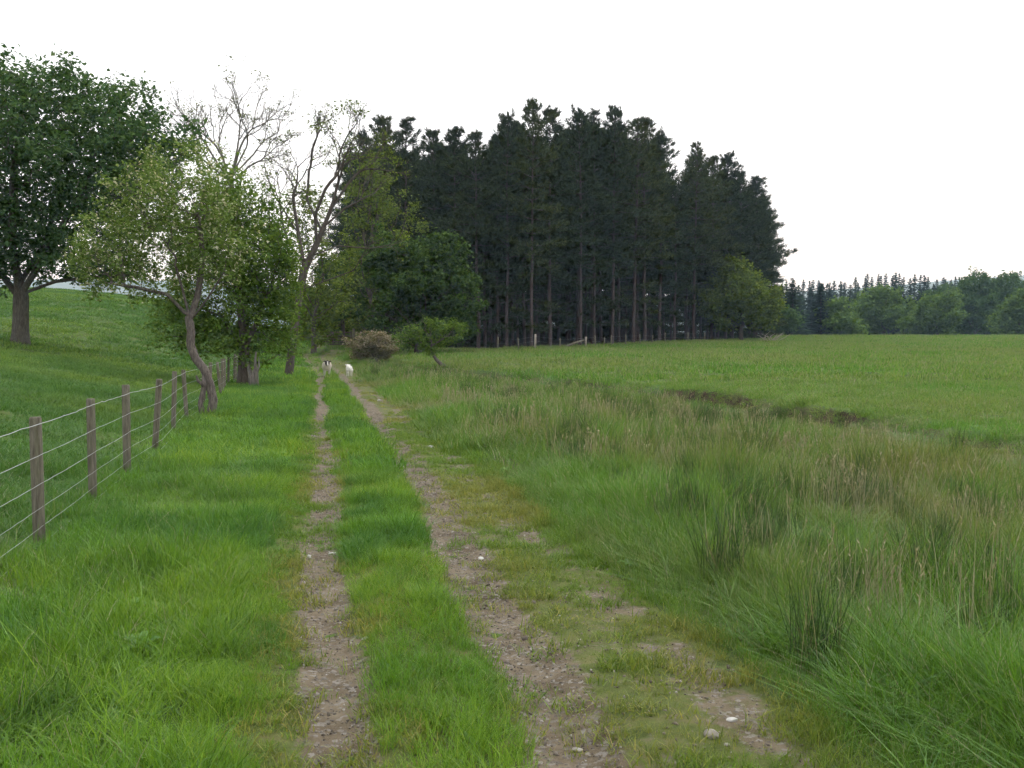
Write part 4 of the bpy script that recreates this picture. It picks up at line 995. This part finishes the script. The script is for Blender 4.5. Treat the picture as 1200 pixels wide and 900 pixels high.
go_scatter('far', 42, 190, 8, 2.4, 1.8, 4, 1.5, 'turfmid', 'turffar', 'meadow', 'longfar', 'longmid', 'stemsmid')
X, Y = pts(2.2, 22, 330, .4, 1.5); z_ = zones(X, Y); k_ = (z_['u'] > -.5) & (z_['u'] < 2.4) & (rng.random(len(X)) < .1 + .9 * sst(.45, .6, fbm(X, Y, .22, 65, 2))) & (rng.random(len(X)) > z_['wear'] * .75)
scatter('moss', 'short moss and grass shoots creeping over the track', 'moss', X[k_], Y[k_], rng.uniform(.5, 1.5, k_.sum()), tints(X[k_], Y[k_], 'moss'), dz=.008)
X, Y = pts(2.2, 24, 1100, k=.4, mrg=.8); z_ = zones(X, Y); k_ = (z_['u'] > -.35) & (z_['u'] < 2.3) & (rng.random(len(X)) < z_['wear'] * .6)
scatter('gravel', 'small angular gravel bedded in the wheel ruts', 'gravel', X[k_], Y[k_], rng.uniform(.010, .021, k_.sum()) * (1 + (rng.random(k_.sum()) > .95) * 1.1), np.ones((k_.sum(), 3)), dz=.016, tilt=.5)
def _weed(g, r):
    for k in range(9):
        a = k * 6.28 / 9 + r.normal(0, .2); L = r.uniform(.08, .17); w_ = L * .34; h = np.array([math.cos(a), math.sin(a), 0]); sd_ = np.array([-h[1], h[0], 0]); up_ = r.uniform(.4, .9)
        c = [h * L * f + np.array([0, 0, L * up_ * f * (1.3 - f)]) for f in (0, .35, .7, 1)]; ww = [.15, 1, .8, .05]
        V = np.array([[p_ - sd_ * w_ * q * .5, p_ + sd_ * w_ * q * .5] for p_, q in zip(c, ww)]).reshape(-1, 3); g.add(V, None, [(0, 1, 3, 2), (2, 3, 5, 4), (4, 5, 7, 6)])
source('weed', _weed, 4, GS)
X, Y = pts(2.2, 16, 2.0); z_ = zones(X, Y); k_ = ((z_['verge'] & (z_['u'] < -.5)) | (z_['long'] & (z_['u'] < 5))) & (fbm(X, Y, 1.6, 99, 2) > .5)
scatter('broad_weeds', 'low broad leaved weeds scattered in the near grass', 'weed', X[k_], Y[k_], rng.uniform(.45, .85, k_.sum()), mixt((.08, .19, .04), (.13, .24, .05), rng.random(k_.sum())), dz=.03)
# scattered rushes as ground cover, then the clumps that stand out
X, Y = pts(5, 58, 2.2); z_ = zones(X, Y); k_ = z_['long'] & (z_['u'] > 3.2) & ((X - XS(Y)) < -2.5) & (fbm(X, Y, 3.2, 97, 2) > .47)
scatter('rushes', 'scattered dark green rushes among the long rough grass', 'rush', X[k_], Y[k_], rng.uniform(.7, 1.15, k_.sum()), np.ones((k_.sum(), 3)))
src_o = sorted(SRC['rush'][0].objects, key=lambda o: o.name)
for i, (px_, Y, s_, lab) in enumerate([
    (850, 6.9, 1.0, 'upright dark green rush clump at the edge of the track, right of centre'),
    (962, 5.2, .85, 'short brownish green rush clump near the bottom right corner'),
    (786, 8.6, .8, 'small rush clump behind the upright one at the track edge'),
    (890, 16, 1.25, 'wide tawny rush clump in the middle of the rough strip'),
    (716, 25, 1.3, 'dark rush clump below the eroded field bank'),
    (1010, 12.5, 1.2, 'tall loose rush clump in the rough strip at the right'),
    (440, 46, 1.2, 'dark rush clump on the track side near the lamb'),
    (652, 15, .9, 'low rush clump halfway up the right track edge')]):
    X = gx(px_, Y); t = thing('rush_clump', (X, Y, gz(X, Y) - .01), lab, 'rushes', 'rush clumps', i * 1.3); t.scale = (s_ * 1.3, s_ * 1.3, s_ * 1.12)
    obj('stems', src_o[i % 4].data, None, t)

# ------------------------------------------------------------------ air
HAZE = 0.0003
m, n, o_ = new_mat('haze'); pv = n.nodes.new('ShaderNodeVolumePrincipled'); pv.inputs['Density'].default_value = HAZE; pv.inputs['Color'].default_value = (.52, .76, 1, 1); pv.inputs['Absorption Color'].default_value = (1, 1, 1, 1)
n.links.new(pv.outputs[0], o_.inputs['Volume'])
g = Geo(); g.box((0, 0, 0), (7400, 5600, 270)); hz_ = obj('haze', g.mesh('haze'), m, None, (0, 800, 126)); tag(hz_, 'thin blue haze over the far hills', kind='stuff')
